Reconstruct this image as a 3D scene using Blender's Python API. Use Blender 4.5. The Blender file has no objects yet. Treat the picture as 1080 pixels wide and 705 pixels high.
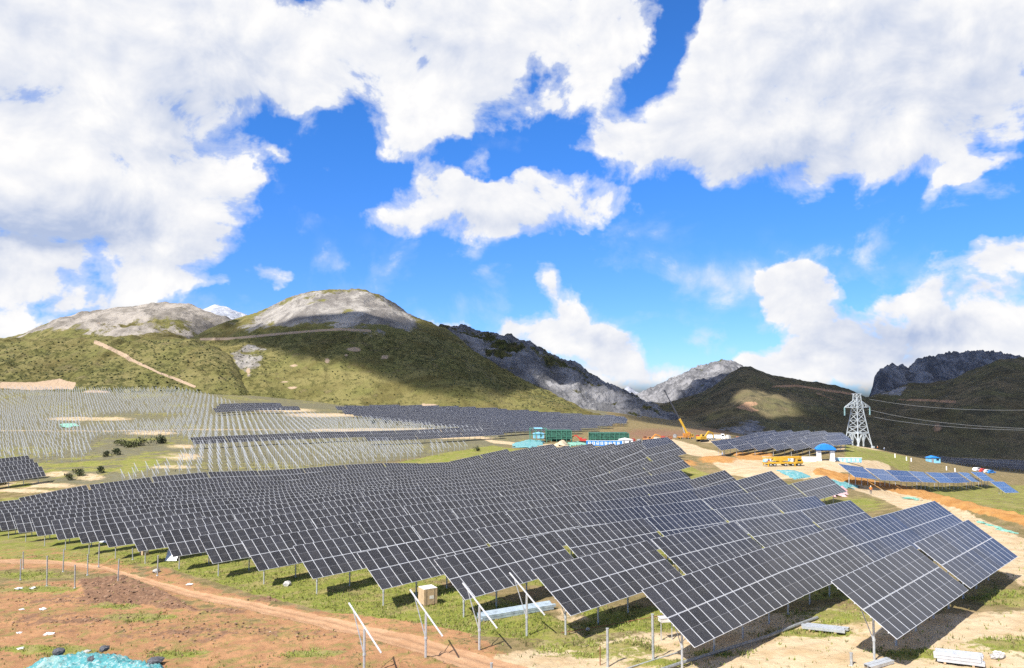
import bpy, math, random
import numpy as np
from mathutils import Vector, Matrix, Euler
from mathutils import noise as mnoise
random.seed(7)
RS = np.random.RandomState(11)
R = math.radians
SC = bpy.context.scene
COL = SC.collection

# ------------------------------------------------------------------ camera
F, HOR, CX, CY = 841.0, 398.0, 540.0, 352.5
PITCH = math.atan((HOR - CY) / F)
cam = bpy.data.cameras.new("camera"); cam_o = bpy.data.objects.new("camera", cam); COL.objects.link(cam_o)
cam_o.location = (0, 0, 0); cam_o.rotation_euler = (R(90) + PITCH, 0, 0)
cam.sensor_width = 36.0; cam.lens = F / 1080 * 36; cam.clip_start = 0.5; cam.clip_end = 30000
SC.camera = cam_o

# ------------------------------------------------------------------ light
SUN_EL = R(49); SUN_AZ = math.atan2(-.65, -.76)          # direction towards the sun, clockwise from +Y
TOSUN = Vector((math.sin(SUN_AZ) * math.cos(SUN_EL), math.cos(SUN_AZ) * math.cos(SUN_EL), math.sin(SUN_EL)))
sl = bpy.data.lights.new("sun", 'SUN'); sl.energy = 5.0; sl.angle = R(.5); sl.color = (1, .955, .88)
so = bpy.data.objects.new("sun", sl); COL.objects.link(so)
so.rotation_euler = (-TOSUN).to_track_quat('-Z', 'Y').to_euler()
SC.view_settings.view_transform = 'Standard'; SC.view_settings.look = 'None'
SC.view_settings.exposure = 0.76; SC.view_settings.gamma = 1; SC.view_settings.use_curve_mapping = False
SC.render.engine = 'CYCLES'
SC.cycles.max_bounces = 5; SC.cycles.diffuse_bounces = 2; SC.cycles.glossy_bounces = 2; SC.cycles.transparent_max_bounces = 6
SC.cycles.use_denoising = False; SC.cycles.sample_clamp_indirect = 4.0

# ------------------------------------------------------------------ pixel <-> world helpers
cP, sP = math.cos(PITCH), math.sin(PITCH)
def ray(px, py):
    a, b, c = px - CX, F, CY - py
    return np.array((a, b * cP - c * sP, b * sP + c * cP))
def P(px, py, d):
    r = ray(px, py); r = r * (d / r[1]); return Vector(r)
def proj(x, y, z):
    yy = y * cP + z * sP; zz = -y * sP + z * cP
    return CX + F * x / yy, CY - F * zz / yy

# ------------------------------------------------------------------ noise (numpy)
def _h(ix, iy, s):
    n = (ix * 374761393 + iy * 668265263 + s * 974711) & 0xffffffff
    n = ((n ^ (n >> 13)) * 1274126177) & 0xffffffff
    return ((n ^ (n >> 16)) & 0xffff) / 65535.0
def vnoise(x, y, s=0):
    x = np.asarray(x, float); y = np.asarray(y, float)
    ix = np.floor(x).astype(np.int64); iy = np.floor(y).astype(np.int64)
    fx = x - ix; fy = y - iy
    def g(i, j):
        a = _h(ix + i, iy + j, s) * 2 * np.pi
        return np.cos(a) * (fx - i) + np.sin(a) * (fy - j)
    u = fx * fx * fx * (fx * (fx * 6 - 15) + 10); v = fy * fy * fy * (fy * (fy * 6 - 15) + 10)
    return ((g(0, 0) * (1 - u) + g(1, 0) * u) * (1 - v) + (g(0, 1) * (1 - u) + g(1, 1) * u) * v) * 1.5
def fbm(x, y, o=5, s=0, gain=.5):
    t = 0; a = 1.; f = 1.; n = 0
    for i in range(o):
        t = t + a * vnoise(x * f + 17.3 * i, y * f - 9.1 * i, s + i); n += a; a *= gain; f *= 2.03
    return t / n
def ridged(x, y, o=5, s=0):
    t = 0; a = 1.; f = 1.; n = 0
    for i in range(o):
        t = t + a * (1 - np.abs(vnoise(x * f + 5.7 * i, y * f + 3.1 * i, s + i)) * 2); n += a; a *= .55; f *= 2.1
    return t / n
def sstep(a, b, x):
    t = np.clip((x - a) / (b - a), 0, 1); return t * t * (3 - 2 * t)
def pldist(px, py, pts, ys=1.0):
    d = np.full(np.shape(px), 1e9)
    for (x0, y0), (x1, y1) in zip(pts[:-1], pts[1:]):
        ax, ay, bx, by = x0, y0 * ys, x1, y1 * ys
        l2 = (bx - ax) ** 2 + (by - ay) ** 2 + 1e-9
        t = np.clip(((px - ax) * (bx - ax) + (py * ys - ay) * (by - ay)) / l2, 0, 1)
        d = np.minimum(d, np.hypot(px - ax - t * (bx - ax), py * ys - ay - t * (by - ay)))
    return d
def inpoly(px, py, pts):
    px = np.asarray(px, float); py = np.asarray(py, float); c = np.zeros(px.shape, bool); n = len(pts)
    for i in range(n):
        x0, y0 = pts[i]; x1, y1 = pts[i - 1]
        if y0 == y1: continue
        c ^= ((y0 > py) != (y1 > py)) & (px < (x1 - x0) * (py - y0) / (y1 - y0) + x0)
    return c
def softpoly(px, py, pts, w, ys=1.0):
    d = pldist(px, py, list(pts) + [pts[0]], ys); i = inpoly(px, py, pts)
    return sstep(-w, w, np.where(i, d, -d))
def blob(px, py, cx, cy, rx, ry):
    return np.clip(1.25 - np.hypot((px - cx) / rx, (py - cy) / ry), 0, 1)

# ------------------------------------------------------------------ node helpers
class NT:
    def __init__(s, nt): s.nt = nt
    def n(s, t, **k):
        nd = s.nt.nodes.new(t)
        for a, v in k.items(): setattr(nd, a, v)
        return nd
    def l(s, a, b): s.nt.links.new(a, b)
    def put(s, sock, v):
        if isinstance(v, bpy.types.NodeSocket): s.l(v, sock)
        elif v is not None: sock.default_value = v
    def m(s, op, a, b=None, c=None, clamp=False):
        nd = s.n('ShaderNodeMath', operation=op, use_clamp=clamp)
        for i, v in enumerate((a, b, c)):
            if v is not None: s.put(nd.inputs[i], v)
        return nd.outputs[0]
    def mix(s, f, a, b, blend='MIX'):
        nd = s.n('ShaderNodeMix', data_type='RGBA', blend_type=blend); nd.clamp_factor = True
        s.put(nd.inputs[0], f)
        for i, v in ((6, a), (7, b)):
            s.put(nd.inputs[i], (*v, 1) if isinstance(v, tuple) and len(v) == 3 else v)
        return nd.outputs[2]
    def noise(s, vec, scale, detail=4, rough=.55, dist=0, dim='3D'):
        nd = s.n('ShaderNodeTexNoise'); nd.noise_dimensions = dim
        s.l(vec, nd.inputs['Vector']); nd.inputs['Scale'].default_value = scale
        nd.inputs['Detail'].default_value = detail; nd.inputs['Roughness'].default_value = rough
        nd.inputs['Distortion'].default_value = dist
        return nd.outputs['Fac']
    def ramp(s, f, lo, hi, a=0., b=1.):
        nd = s.n('ShaderNodeMapRange', interpolation_type='SMOOTHSTEP'); nd.clamp = True
        s.put(nd.inputs[0], f); nd.inputs[1].default_value = lo; nd.inputs[2].default_value = hi
        nd.inputs[3].default_value = a; nd.inputs[4].default_value = b
        return nd.outputs[0]
def newmat(name):
    m = bpy.data.materials.new(name); m.use_nodes = True; nt = m.node_tree
    b = nt.nodes['Principled BSDF']; return m, NT(nt), b
def mat(name, col, rough=.6, metal=0., var=.18, scale=3., dirt=None, spec=.5):
    m, t, b = newmat(name)
    tc = t.n('ShaderNodeTexCoord').outputs['Object']
    f = t.noise(tc, scale, 5, .6)
    d = dirt if dirt else tuple(c * (1 - 2 * var) for c in col)
    c = t.mix(t.ramp(f, .35, .72, 0, 1 if dirt is None else .6), tuple(min(1, c * (1 + var * .4)) for c in col), d)
    t.l(c, b.inputs['Base Color']); b.inputs['Roughness'].default_value = rough; b.inputs['Metallic'].default_value = metal
    b.inputs['Specular IOR Level'].default_value = spec
    r = t.ramp(f, .3, .7, max(0, rough - .1), min(1, rough + .12)); t.l(r, b.inputs['Roughness'])
    return m

# ------------------------------------------------------------------ world: Nishita sky with procedural cumulus
def build_world():
    w = bpy.data.worlds.new("World"); SC.world = w; w.use_nodes = True
    w.node_tree.nodes.clear(); t = NT(w.node_tree)
    sky = t.n('ShaderNodeTexSky', sky_type='NISHITA'); sky.sun_disc = False
    sky.sun_elevation = SUN_EL; sky.sun_rotation = SUN_AZ % (2 * math.pi); sky.altitude = 2500
    sky.air_density = 1.0; sky.dust_density = .3; sky.ozone_density = 2.0
    g = t.n('ShaderNodeTexCoord').outputs['Generated']
    sx = t.n('ShaderNodeSeparateXYZ'); t.l(g, sx.inputs[0])
    az = t.m('ARCTAN2', sx.outputs[0], sx.outputs[1]); el = t.m('ARCSINE', sx.outputs[2])
    cb = t.n('ShaderNodeCombineXYZ'); t.l(az, cb.inputs[0]); t.l(el, cb.inputs[1]); uv = cb.outputs[0]
    # grade: deeper blue aloft, cyan-ish low (thin mountain air)
    skyc = t.mix(1.0, sky.outputs[0], (.33, .83, 1.45), 'MULTIPLY')
    low = t.ramp(el, 0.0, .34)
    skyc = t.mix(low, t.mix(1., sky.outputs[0], (.38, .62, 1.08), 'MULTIPLY'), skyc)
    # domain warp so the masks get billowing outlines
    wn = t.n('ShaderNodeTexNoise'); wn.noise_dimensions = '2D'; wn.inputs['Scale'].default_value = 9; wn.inputs['Detail'].default_value = 5; wn.inputs['Roughness'].default_value = .6
    t.l(uv, wn.inputs['Vector'])
    wv = t.n('ShaderNodeVectorMath', operation='MULTIPLY_ADD'); t.l(wn.outputs['Color'], wv.inputs[0])
    wv.inputs[1].default_value = (.09, .07, 0); wv.inputs[2].default_value = (-.045, -.035, 0)
    ad = t.n('ShaderNodeVectorMath', operation='ADD'); t.l(uv, ad.inputs[0]); t.l(wv.outputs[0], ad.inputs[1]); wuv = ad.outputs[0]
    def blobs(lst, src, union=False):
        acc = None; mxa = None
        for (px, py, rx, ry, rot, wt) in lst:
            r = ray(px, py); a = math.atan2(r[0], r[1]); e = math.atan2(r[2], math.hypot(r[0], r[1]))
            mp = t.n('ShaderNodeMapping', vector_type='TEXTURE'); t.l(src, mp.inputs[0])
            mp.inputs[1].default_value = (a, e, 0); mp.inputs[2].default_value = (0, 0, R(-rot))
            k = 1 / F * math.cos(a)
            mp.inputs[3].default_value = (rx * k * 1.12, ry * k * 1.12, 1)
            gr = t.n('ShaderNodeTexGradient', gradient_type='SPHERICAL'); t.l(mp.outputs[0], gr.inputs[0])
            acc = t.m('MULTIPLY', gr.outputs['Fac'], wt) if acc is None else t.m('MULTIPLY_ADD', gr.outputs['Fac'], wt, acc)
            if union and wt > 0: q = t.m('MULTIPLY', gr.outputs['Fac'], wt); mxa = q if mxa is None else t.m('MAXIMUM', mxa, q)
        return (acc, mxa) if union else acc
    csum, cmax = blobs(CLOUDS, wuv, True); cover = t.m('ADD', t.m('MULTIPLY', cmax, .62), t.m('MULTIPLY', t.m('MINIMUM', csum, 1.5), .36)); dark = blobs(GREYS, wuv); wisps = blobs(WISPS, wuv)
    mp = t.n('ShaderNodeMapping'); t.l(uv, mp.inputs[0]); mp.inputs[3].default_value = (1, 1.25, 1)
    def field(vec, det):
        f = t.noise(vec, 9, det, .60, .2, '2D')
        vo = t.n('ShaderNodeTexVoronoi', feature='F1', voronoi_dimensions='2D'); t.l(vec, vo.inputs['Vector']); vo.inputs['Scale'].default_value = 15; vo.inputs['Detail'].default_value = 1.; vo.inputs['Roughness'].default_value = .55
        return t.m('ADD', t.m('MULTIPLY', t.m('SUBTRACT', f, .5), 3.0), t.m('MULTIPLY', t.m('SUBTRACT', .38, vo.outputs['Distance']), .45))
    nv = t.m('ADD', field(mp.outputs[0], 9), 0.); n1 = t.m('ADD', t.m('MULTIPLY', nv, .5), .5)
    # same field a little towards the sun: the difference lights the billows
    mp2 = t.n('ShaderNodeMapping'); t.l(uv, mp2.inputs[0]); mp2.inputs[3].default_value = (1, 1.25, 1); mp2.inputs[1].default_value = (-.012, .022, 0)
    n2 = field(mp2.outputs[0], 5); n0 = field(mp.outputs[0], 5)
    big = t.noise(mp.outputs[0], 3.1, 3, .5, 0, '2D')
    # clouds elsewhere in the sky, outside the framed sector
    out = t.ramp(t.m('ABSOLUTE', az), .72, .95); up = t.ramp(el, .46, .62)
    els = t.m('MULTIPLY', t.m('MAXIMUM', out, up), t.ramp(big, .46, .66))
    els = t.m('MULTIPLY', els, t.ramp(el, 0.0, .12))
    cov = t.m('MAXIMUM', t.m('MINIMUM', cover, 1.15), els)
    dens = t.m('ADD', t.m('MULTIPLY', cov, 1.0), t.m('MULTIPLY', nv, .95))
    dens = t.m('SUBTRACT', dens, t.m('MULTIPLY', t.ramp(cov, 0, .4, 1, 0), .45))
    alpha = t.m('MAXIMUM', t.ramp(dens, .03, .46), t.m('MULTIPLY', t.ramp(dens, -.22, .30), .55))
    edge = t.ramp(dens, .2, .85)
    relief = t.m('MULTIPLY', t.m('SUBTRACT', n0, n2), .30)
    shade = t.m('SUBTRACT', t.m('ADD', relief, .86), t.m('MULTIPLY', t.m('MULTIPLY', t.m('MINIMUM', dark, .8), t.ramp(n1, .1, .8, 1.15, .5)), .80))
    shade = t.m('ADD', shade, t.m('MULTIPLY', t.m('SUBTRACT', n1, .5), .12))
    shade = t.m('SUBTRACT', shade, t.m('MULTIPLY', t.ramp(t.noise(mp.outputs[0], 5.5, 4, .55, 0, '2D'), .44, .66), .17))
    shade = t.m('ADD', shade, 0., clamp=True)
    k = CLOUD_GAIN
    cc = t.mix(shade, tuple(c * k for c in (.46, .55, .76)), tuple(c * k for c in (1.02, 1.01, 1.0)))
    cc = t.mix(t.ramp(edge, 0, .6, .10, 0), cc, tuple(c * k for c in (.62, .74, .95)))
    wa = t.m('MULTIPLY', t.m('MINIMUM', wisps, 1.0), t.ramp(n1, .40, .70))
    base = t.mix(t.m('MULTIPLY', wa, .75), skyc, tuple(c * k for c in (.80, .86, .98)))
    fin = t.mix(alpha, base, cc)
    below = t.ramp(el, -.03, .0)
    fin = t.mix(below, tuple(c * k for c in (.12, .11, .08)), fin)
    bg = t.n('ShaderNodeBackground'); t.l(fin, bg.inputs[0]); bg.inputs[1].default_value = SKY_STRENGTH
    o = t.n('ShaderNodeOutputWorld'); t.l(bg.outputs[0], o.inputs[0])
    w.cycles.sampling_method = 'MANUAL'; w.cycles.sample_map_resolution = 512
SKY_STRENGTH = .09; CLOUD_GAIN = 6.6
CLOUDS = [(20,40,170,120,0,1.2),(110,60,160,110,0,1.1),(230,30,170,80,0,1.1),(330,60,130,75,0,1.),(60,150,150,90,0,1.),(170,130,120,90,0,1.),(220,190,60,50,0,.9),
 (60,225,160,60,0,1.2),(30,262,130,50,0,1.15),(130,250,120,46,0,1.05),(190,255,60,24,0,.7),(296,165,28,20,10,.6),(255,215,30,30,0,.6),
 (420,55,170,80,0,1.1),(520,30,170,60,0,1.1),(600,15,140,45,0,.9),(430,120,75,60,10,.95),(415,160,40,25,0,.5),(480,90,110,55,0,1.),(632,62,70,56,-25,1.3),(580,108,54,26,0,.8),
 (770,95,120,80,-20,1.1),(840,50,170,95,0,1.2),(930,70,180,105,0,1.1),(1050,50,150,100,0,1.2),(700,135,120,55,-8,1.2),(645,155,80,28,0,.95),(800,150,120,50,0,.9),(860,180,75,36,-20,.9),(930,160,85,45,0,.7),(1030,125,95,45,-20,.8),(735,20,60,40,0,.3),
 (1020,184,52,16,-18,.8),(520,218,145,40,-4,1.15),(468,202,66,36,0,1.),(612,212,80,34,0,1.),(420,225,50,22,0,.6),
 (150,295,80,30,-8,1.25),(108,316,60,30,0,1.2),(210,293,60,10,0,.55),(276,288,32,16,0,.9),(185,243,60,14,20,.5),
 (574,294,34,22,40,1.3),(600,318,30,30,0,1.1),(580,348,44,30,0,1.2),(625,366,56,30,0,1.15),(650,382,44,18,0,1.),(690,392,60,16,0,.6),(660,405,60,20,0,.7),
 (840,316,42,36,-25,1.7),(850,338,50,26,0,1.),(880,352,70,24,0,.85),(945,342,105,28,0,1.0),(1040,338,100,38,0,1.1),(1055,276,62,20,0,1.1),(1090,264,80,18,0,1.),(840,388,90,26,0,1.3),(925,378,120,36,0,1.2),(1060,368,110,36,0,1.3),(960,316,80,14,0,.7),(1040,300,80,18,0,.7),
 (0,300,80,60,0,1.1),(10,345,50,18,0,.8),(20,378,60,14,0,.3),(480,347,30,8,0,.5),
 (322,2,46,26,0,-1.5),(465,40,36,14,0,-.7),(700,52,44,74,25,-1.6),(600,120,50,26,-20,-.8),(565,70,26,30,30,-.7),(680,100,40,40,0,-.7),(285,205,40,60,0,-.6),(1741,-300,460,330,0,1.8),(2150,-560,600,480,0,1.8),(735,20,50,30,20,-.9),(545,75,40,34,0,-.8),(335,160,70,55,0,-1.1),(82,315,50,40,0,-1.7),(250,300,300,14,0,-.1),(640,20,20,14,0,-.4),(900,318,24,12,0,-.4),(500,160,80,22,0,-1.2),(415,178,40,14,0,-.8),(612,98,44,20,0,-.6),(590,166,60,20,0,-1.),(640,175,40,24,0,-.7),(640,232,40,14,0,-.3)]  # two clouds off frame to the right are added to grey the panel reflections
GREYS = [(40,225,140,40,0,.95),(10,245,110,30,0,.5),(160,255,110,40,0,.45),(60,120,60,50,0,.35),(230,80,90,80,10,.55),(180,140,60,90,30,.3),(20,20,60,50,0,.3),(310,120,90,50,0,.35),
 (480,60,70,30,0,.2),(860,40,120,70,0,.55),(930,110,160,60,-10,.45),(800,170,120,26,0,.55),(1060,110,80,50,0,.4),(1000,40,80,40,0,.3),(690,150,80,26,0,.2),(520,238,120,18,0,.6),
 (640,350,34,30,0,.55),(612,330,24,18,0,.3),(640,385,60,14,0,.25),(920,370,90,30,0,.6),(880,375,60,30,0,.45),(960,345,110,16,0,.45),(1050,345,100,18,0,.5),(1030,300,60,10,0,.3),(880,330,60,14,0,.35),(120,325,60,18,0,.3),(30,290,60,26,0,.4)]
WISPS = [(480,262,60,22,10,.8),(510,285,50,10,0,.4),(640,232,60,28,-40,.7),(960,225,45,14,-40,.9),(985,180,50,14,-15,.6),(760,352,130,14,-6,.7),(760,305,160,20,0,.3),(560,110,80,40,0,.6),(370,285,50,16,0,.5),(310,235,40,16,0,.5),(300,205,20,14,0,.5),(600,330,110,80,0,.25),(880,395,200,30,0,.6),(200,300,140,40,0,.35),(700,240,40,20,0,.3),(900,300,220,30,0,.35),(540,330,500,90,0,.25)]
build_world()

# ------------------------------------------------------------------ mesh helpers
class MB:
    def __init__(s): s.v = []; s.f = []; s.mi = []; s.uv = {}
    def add(s, vs, fs, mi=0):
        o = len(s.v); s.v += [tuple(v) for v in vs]
        for f in fs: s.f.append(tuple(i + o for i in f)); s.mi.append(mi)
    def box(s, c, d, mi=0, rot=None, taper=1.):
        x, y, z = d[0] / 2, d[1] / 2, d[2] / 2
        vs = [Vector((sx * x * (taper if sz > 0 else 1), sy * y * (taper if sz > 0 else 1), sz * z)) for sz in (-1, 1) for sy in (-1, 1) for sx in (-1, 1)]
        if rot is not None: vs = [rot @ v for v in vs]
        c = Vector(c)
        s.add([c + v for v in vs], [(0, 2, 3, 1), (4, 5, 7, 6), (0, 1, 5, 4), (2, 6, 7, 3), (0, 4, 6, 2), (1, 3, 7, 5)], mi)
    def bar(s, a, b, w, h=None, mi=0, up=(0, 0, 1)):
        a = Vector(a); b = Vector(b); d = b - a; L = d.length
        if L < 1e-6: return
        z = d / L; u = Vector(up)
        if abs(z.dot(u)) > .98: u = Vector((1, 0, 0))
        x = u.cross(z).normalized(); y = z.cross(x)
        s.box((a + b) / 2, (w, h or w, L), mi, Matrix((x, y, z)).transposed())
    def tube(s, a, b, r, n=8, mi=0, r2=None, cap=True):
        a = Vector(a); b = Vector(b); z = (b - a).normalized(); u = Vector((0, 0, 1)) if abs(z.z) < .95 else Vector((1, 0, 0))
        x = u.cross(z).normalized(); y = z.cross(x); r2 = r if r2 is None else r2; vs = []
        for p, q in ((a, r), (b, r2)):
            for i in range(n):
                t = 2 * math.pi * i / n; vs.append(p + (x * math.cos(t) + y * math.sin(t)) * q)
        fs = [(i, (i + 1) % n, n + (i + 1) % n, n + i) for i in range(n)]
        if cap: fs += [tuple(range(n - 1, -1, -1)), tuple(range(n, 2 * n))]
        s.add(vs, fs, mi)
    def path(s, pts, r, n=6, mi=0):
        for a, b in zip(pts[:-1], pts[1:]): s.tube(a, b, r, n, mi)
    def prism(s, prof, y0, y1, mi=0, M=None):
        n = len(prof); vs = [Vector((x, y0, z)) for x, z in prof] + [Vector((x, y1, z)) for x, z in prof]
        if M is not None: vs = [M @ v for v in vs]
        s.add(vs, [tuple(range(n)), tuple(range(2 * n - 1, n - 1, -1))] + [(i, i + n, (i + 1) % n + n, (i + 1) % n) for i in range(n)], mi)
    def mesh(s, name, mats):
        me = bpy.data.meshes.new(name); me.from_pydata(s.v, [], s.f)
        for m in (mats if isinstance(mats, (list, tuple)) else [mats]): me.materials.append(m)
        me.polygons.foreach_set('material_index', s.mi); me.update(); return me
    def build(s, name, mats, parent=None, smooth=False):
        return link(name, s.mesh(name, mats), parent, smooth)
def link(name, me, parent=None, smooth=False):
    o = bpy.data.objects.new(name, me); COL.objects.link(o)
    if parent is not None: o.parent = parent
    if smooth: me.polygons.foreach_set('use_smooth', [True] * len(me.polygons))
    return o
def tag(o, label=None, cat=None, group=None, kind=None):
    if label: o['label'] = label
    if cat: o['category'] = cat
    if group: o['group'] = group
    if kind: o['kind'] = kind
    return o
def thing(name, label, cat, loc=(0, 0, 0), rz=0, group=None):
    o = bpy.data.objects.new(name, None); COL.objects.link(o); o.location = loc; o.rotation_euler = (0, 0, rz)
    o.empty_display_size = .3
    return tag(o, label, cat, group)
def copy_tree(o, parent=None):
    c = o.copy(); COL.objects.link(c)
    if parent is not None: c.parent = parent
    for ch in [x for x in KIDS.get(o.name, ())]: copy_tree(ch, c)
    return c
KIDS = {}
def note(root):
    def go(o):
        KIDS[o.name] = list(o.children)
        for c in o.children: go(c)
    go(root); return root
def grid_mesh(name, X, Y, Z, mask, m, smooth=True, attr='mask'):
    a, b = X.shape
    co = np.stack([X, Y, Z], -1).reshape(-1, 3).astype(np.float32)
    i = np.arange(a * b).reshape(a, b)
    q = np.stack([i[:-1, :-1], i[:-1, 1:], i[1:, 1:], i[1:, :-1]], -1).reshape(-1, 4)
    me = bpy.data.meshes.new(name); me.vertices.add(len(co)); me.vertices.foreach_set('co', co.ravel())
    me.loops.add(q.size); me.loops.foreach_set('vertex_index', q.ravel().astype(np.int32))
    me.polygons.add(len(q)); me.polygons.foreach_set('loop_start', np.arange(0, q.size, 4, dtype=np.int32))
    me.polygons.foreach_set('loop_total', np.full(len(q), 4, np.int32)); me.update()
    if smooth: me.polygons.foreach_set('use_smooth', np.ones(len(q), bool))
    ca = me.color_attributes.new(attr, 'FLOAT_COLOR', 'POINT')
    ca.data.foreach_set('color', np.ascontiguousarray(mask.reshape(-1, 4), np.float32).ravel())
    me.materials.append(m); me.validate(); return link(name, me)

# ------------------------------------------------------------------ terrain heights
EX, EY = .687, .726                       # along a table row (to the right and away)
NX, NY = -.726, .687                      # uphill across the rows (away and to the left)
def plane_z(x, y): return -15.7 - .085 * (NX * x + NY * y)
CP = []
for d in (18, 35, 50, 70, 90, 120, 150, 190):
    for px in (-500, -250, 0, 200, 400, 600, 800, 1080, 1400):
        if d > 70 and px > 700: continue
        if d > 100 and px > 450: continue
        if d > 150 and px > 250: continue
        x = (px - CX) / F * d; CP.append((x, d, plane_z(x, d)))
for px in (-900, 1900):
    for d in (20, 60): x = (px - CX) / F * d; CP.append((x, d, plane_z(x, d)))
CP += [(50, 93.8, -19.3), (46, 107, -21.0), (51, 128, -23.2), (58, 150, -23.2), (45, 166, -23.7), (40, 176, -24.4), (40, 191, -22.9), (39, 206, -21.9),
       (-24, 286, -35.5), (2, 314, -32.5), (-60, 218, -33.0), (-119, 186, -33.8), (10, 200, -28.5), (0, 250, -31.5), (-20, 220, -31.5)]
for px, py, d in [(0,519,230),(200,492,265),(200,472,340),(200,456,410),(200,441,490),(200,426,570),(200,413,650),(0,508,248),(0,489,290),(0,471,345),(0,452,420),(0,433,520),(0,411,640),
    (-250,520,235),(-250,470,345),(-250,430,520),(-250,405,650),(400,487,310),(400,471,370),(400,460,430),(400,449,500),(400,437,600),(400,431,660),(500,475,370),(540,467,420),(540,455,480),(540,441,620),
    (600,469,420),(640,469,440),(640,452,560),(722,463,470),(722,456,600),(760,463,420),(690,468,340),
    (730,479,250),(790,497,185),(800,496,190),(835,491,205),(872,486,214),(905,471,400),(840,481,240),(760,482,250),(960,530,140),(1040,545,114),(1080,588,80),(1080,520,165),(1180,560,110),(1180,530,165),
    (895,514,178),(925,517,191),(960,520,205),(1010,523,225),(1060,523,245),(817,468.5,283),(856,468.5,278),(888,470.5,272),(902,473.5,268),(945,484.5,290),(905,487.5,222),(1000,492,330),(1000,490,600),(1080,498,520),(1080,488,700),(1250,500,520),(760,458,650),(900,475,560)]:
    p = P(px, py, d); CP.append(tuple(p))
for px, z, d in [(-400,-6,800),(0,-4,800),(300,-12,800),(540,-25,800),(700,-45,800),(900,-75,800),(1100,-80,800),(1500,-80,800),(-400,-10,1600),(300,-10,1600),(700,-50,1600),(1100,-80,1600),(1500,-80,1600)]:
    CP.append(((px - CX) / F * d, d, z))
CP = np.array(CP)
def _k(x, y): return np.stack([x / y * 2.2, np.log(y)], -1)
_K = _k(CP[:, 0], CP[:, 1]); _r = CP[:, 2] - plane_z(CP[:, 0], CP[:, 1])
def _phi(A, B):
    d = np.sqrt(((A[:, None, :] - B[None]) ** 2).sum(-1) + .004); return d
_A = _phi(_K, _K) - np.eye(len(_K)) * .004
_n = len(_K); _M = np.zeros((_n + 3, _n + 3)); _M[:_n, :_n] = _A; _M[:_n, _n] = 1; _M[:_n, _n + 1:] = _K; _M[_n, :_n] = 1; _M[_n + 1:, :_n] = _K.T
_w = np.linalg.solve(_M, np.concatenate([_r, [0, 0, 0]]))
def gz(x, y):
    x = np.asarray(x, float); y = np.maximum(np.asarray(y, float), 12.); sh = x.shape
    k = _k(x.ravel(), y.ravel()); o = np.empty(len(k))
    for i in range(0, len(k), 40000):
        kk = k[i:i + 40000]; o[i:i + 40000] = _phi(kk, _K) @ _w[:_n] + _w[_n] + kk @ _w[_n + 1:]
    return o.reshape(sh) + plane_z(x, y)
def G(px, py, dmax=900):
    r = ray(px, py); ts = np.exp(np.linspace(math.log(20), math.log(dmax), 500)) / r[1]
    z = gz(r[0] * ts, r[1] * ts); below = np.nonzero(r[2] * ts < z)[0]
    i = below[0] if len(below) else len(ts) - 1
    if i > 0:
        a, b = ts[i - 1], ts[i]; fa = r[2] * a - z[i - 1]; fb = r[2] * b - z[i]
        q = a + (b - a) * fa / (fa - fb) if fa != fb else a
    else: q = ts[0]
    x, y = r[0] * q, r[1] * q
    return Vector((x, y, float(gz(x, y))))
def at(x, y): return Vector((x, y, float(gz(x, y))))

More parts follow.
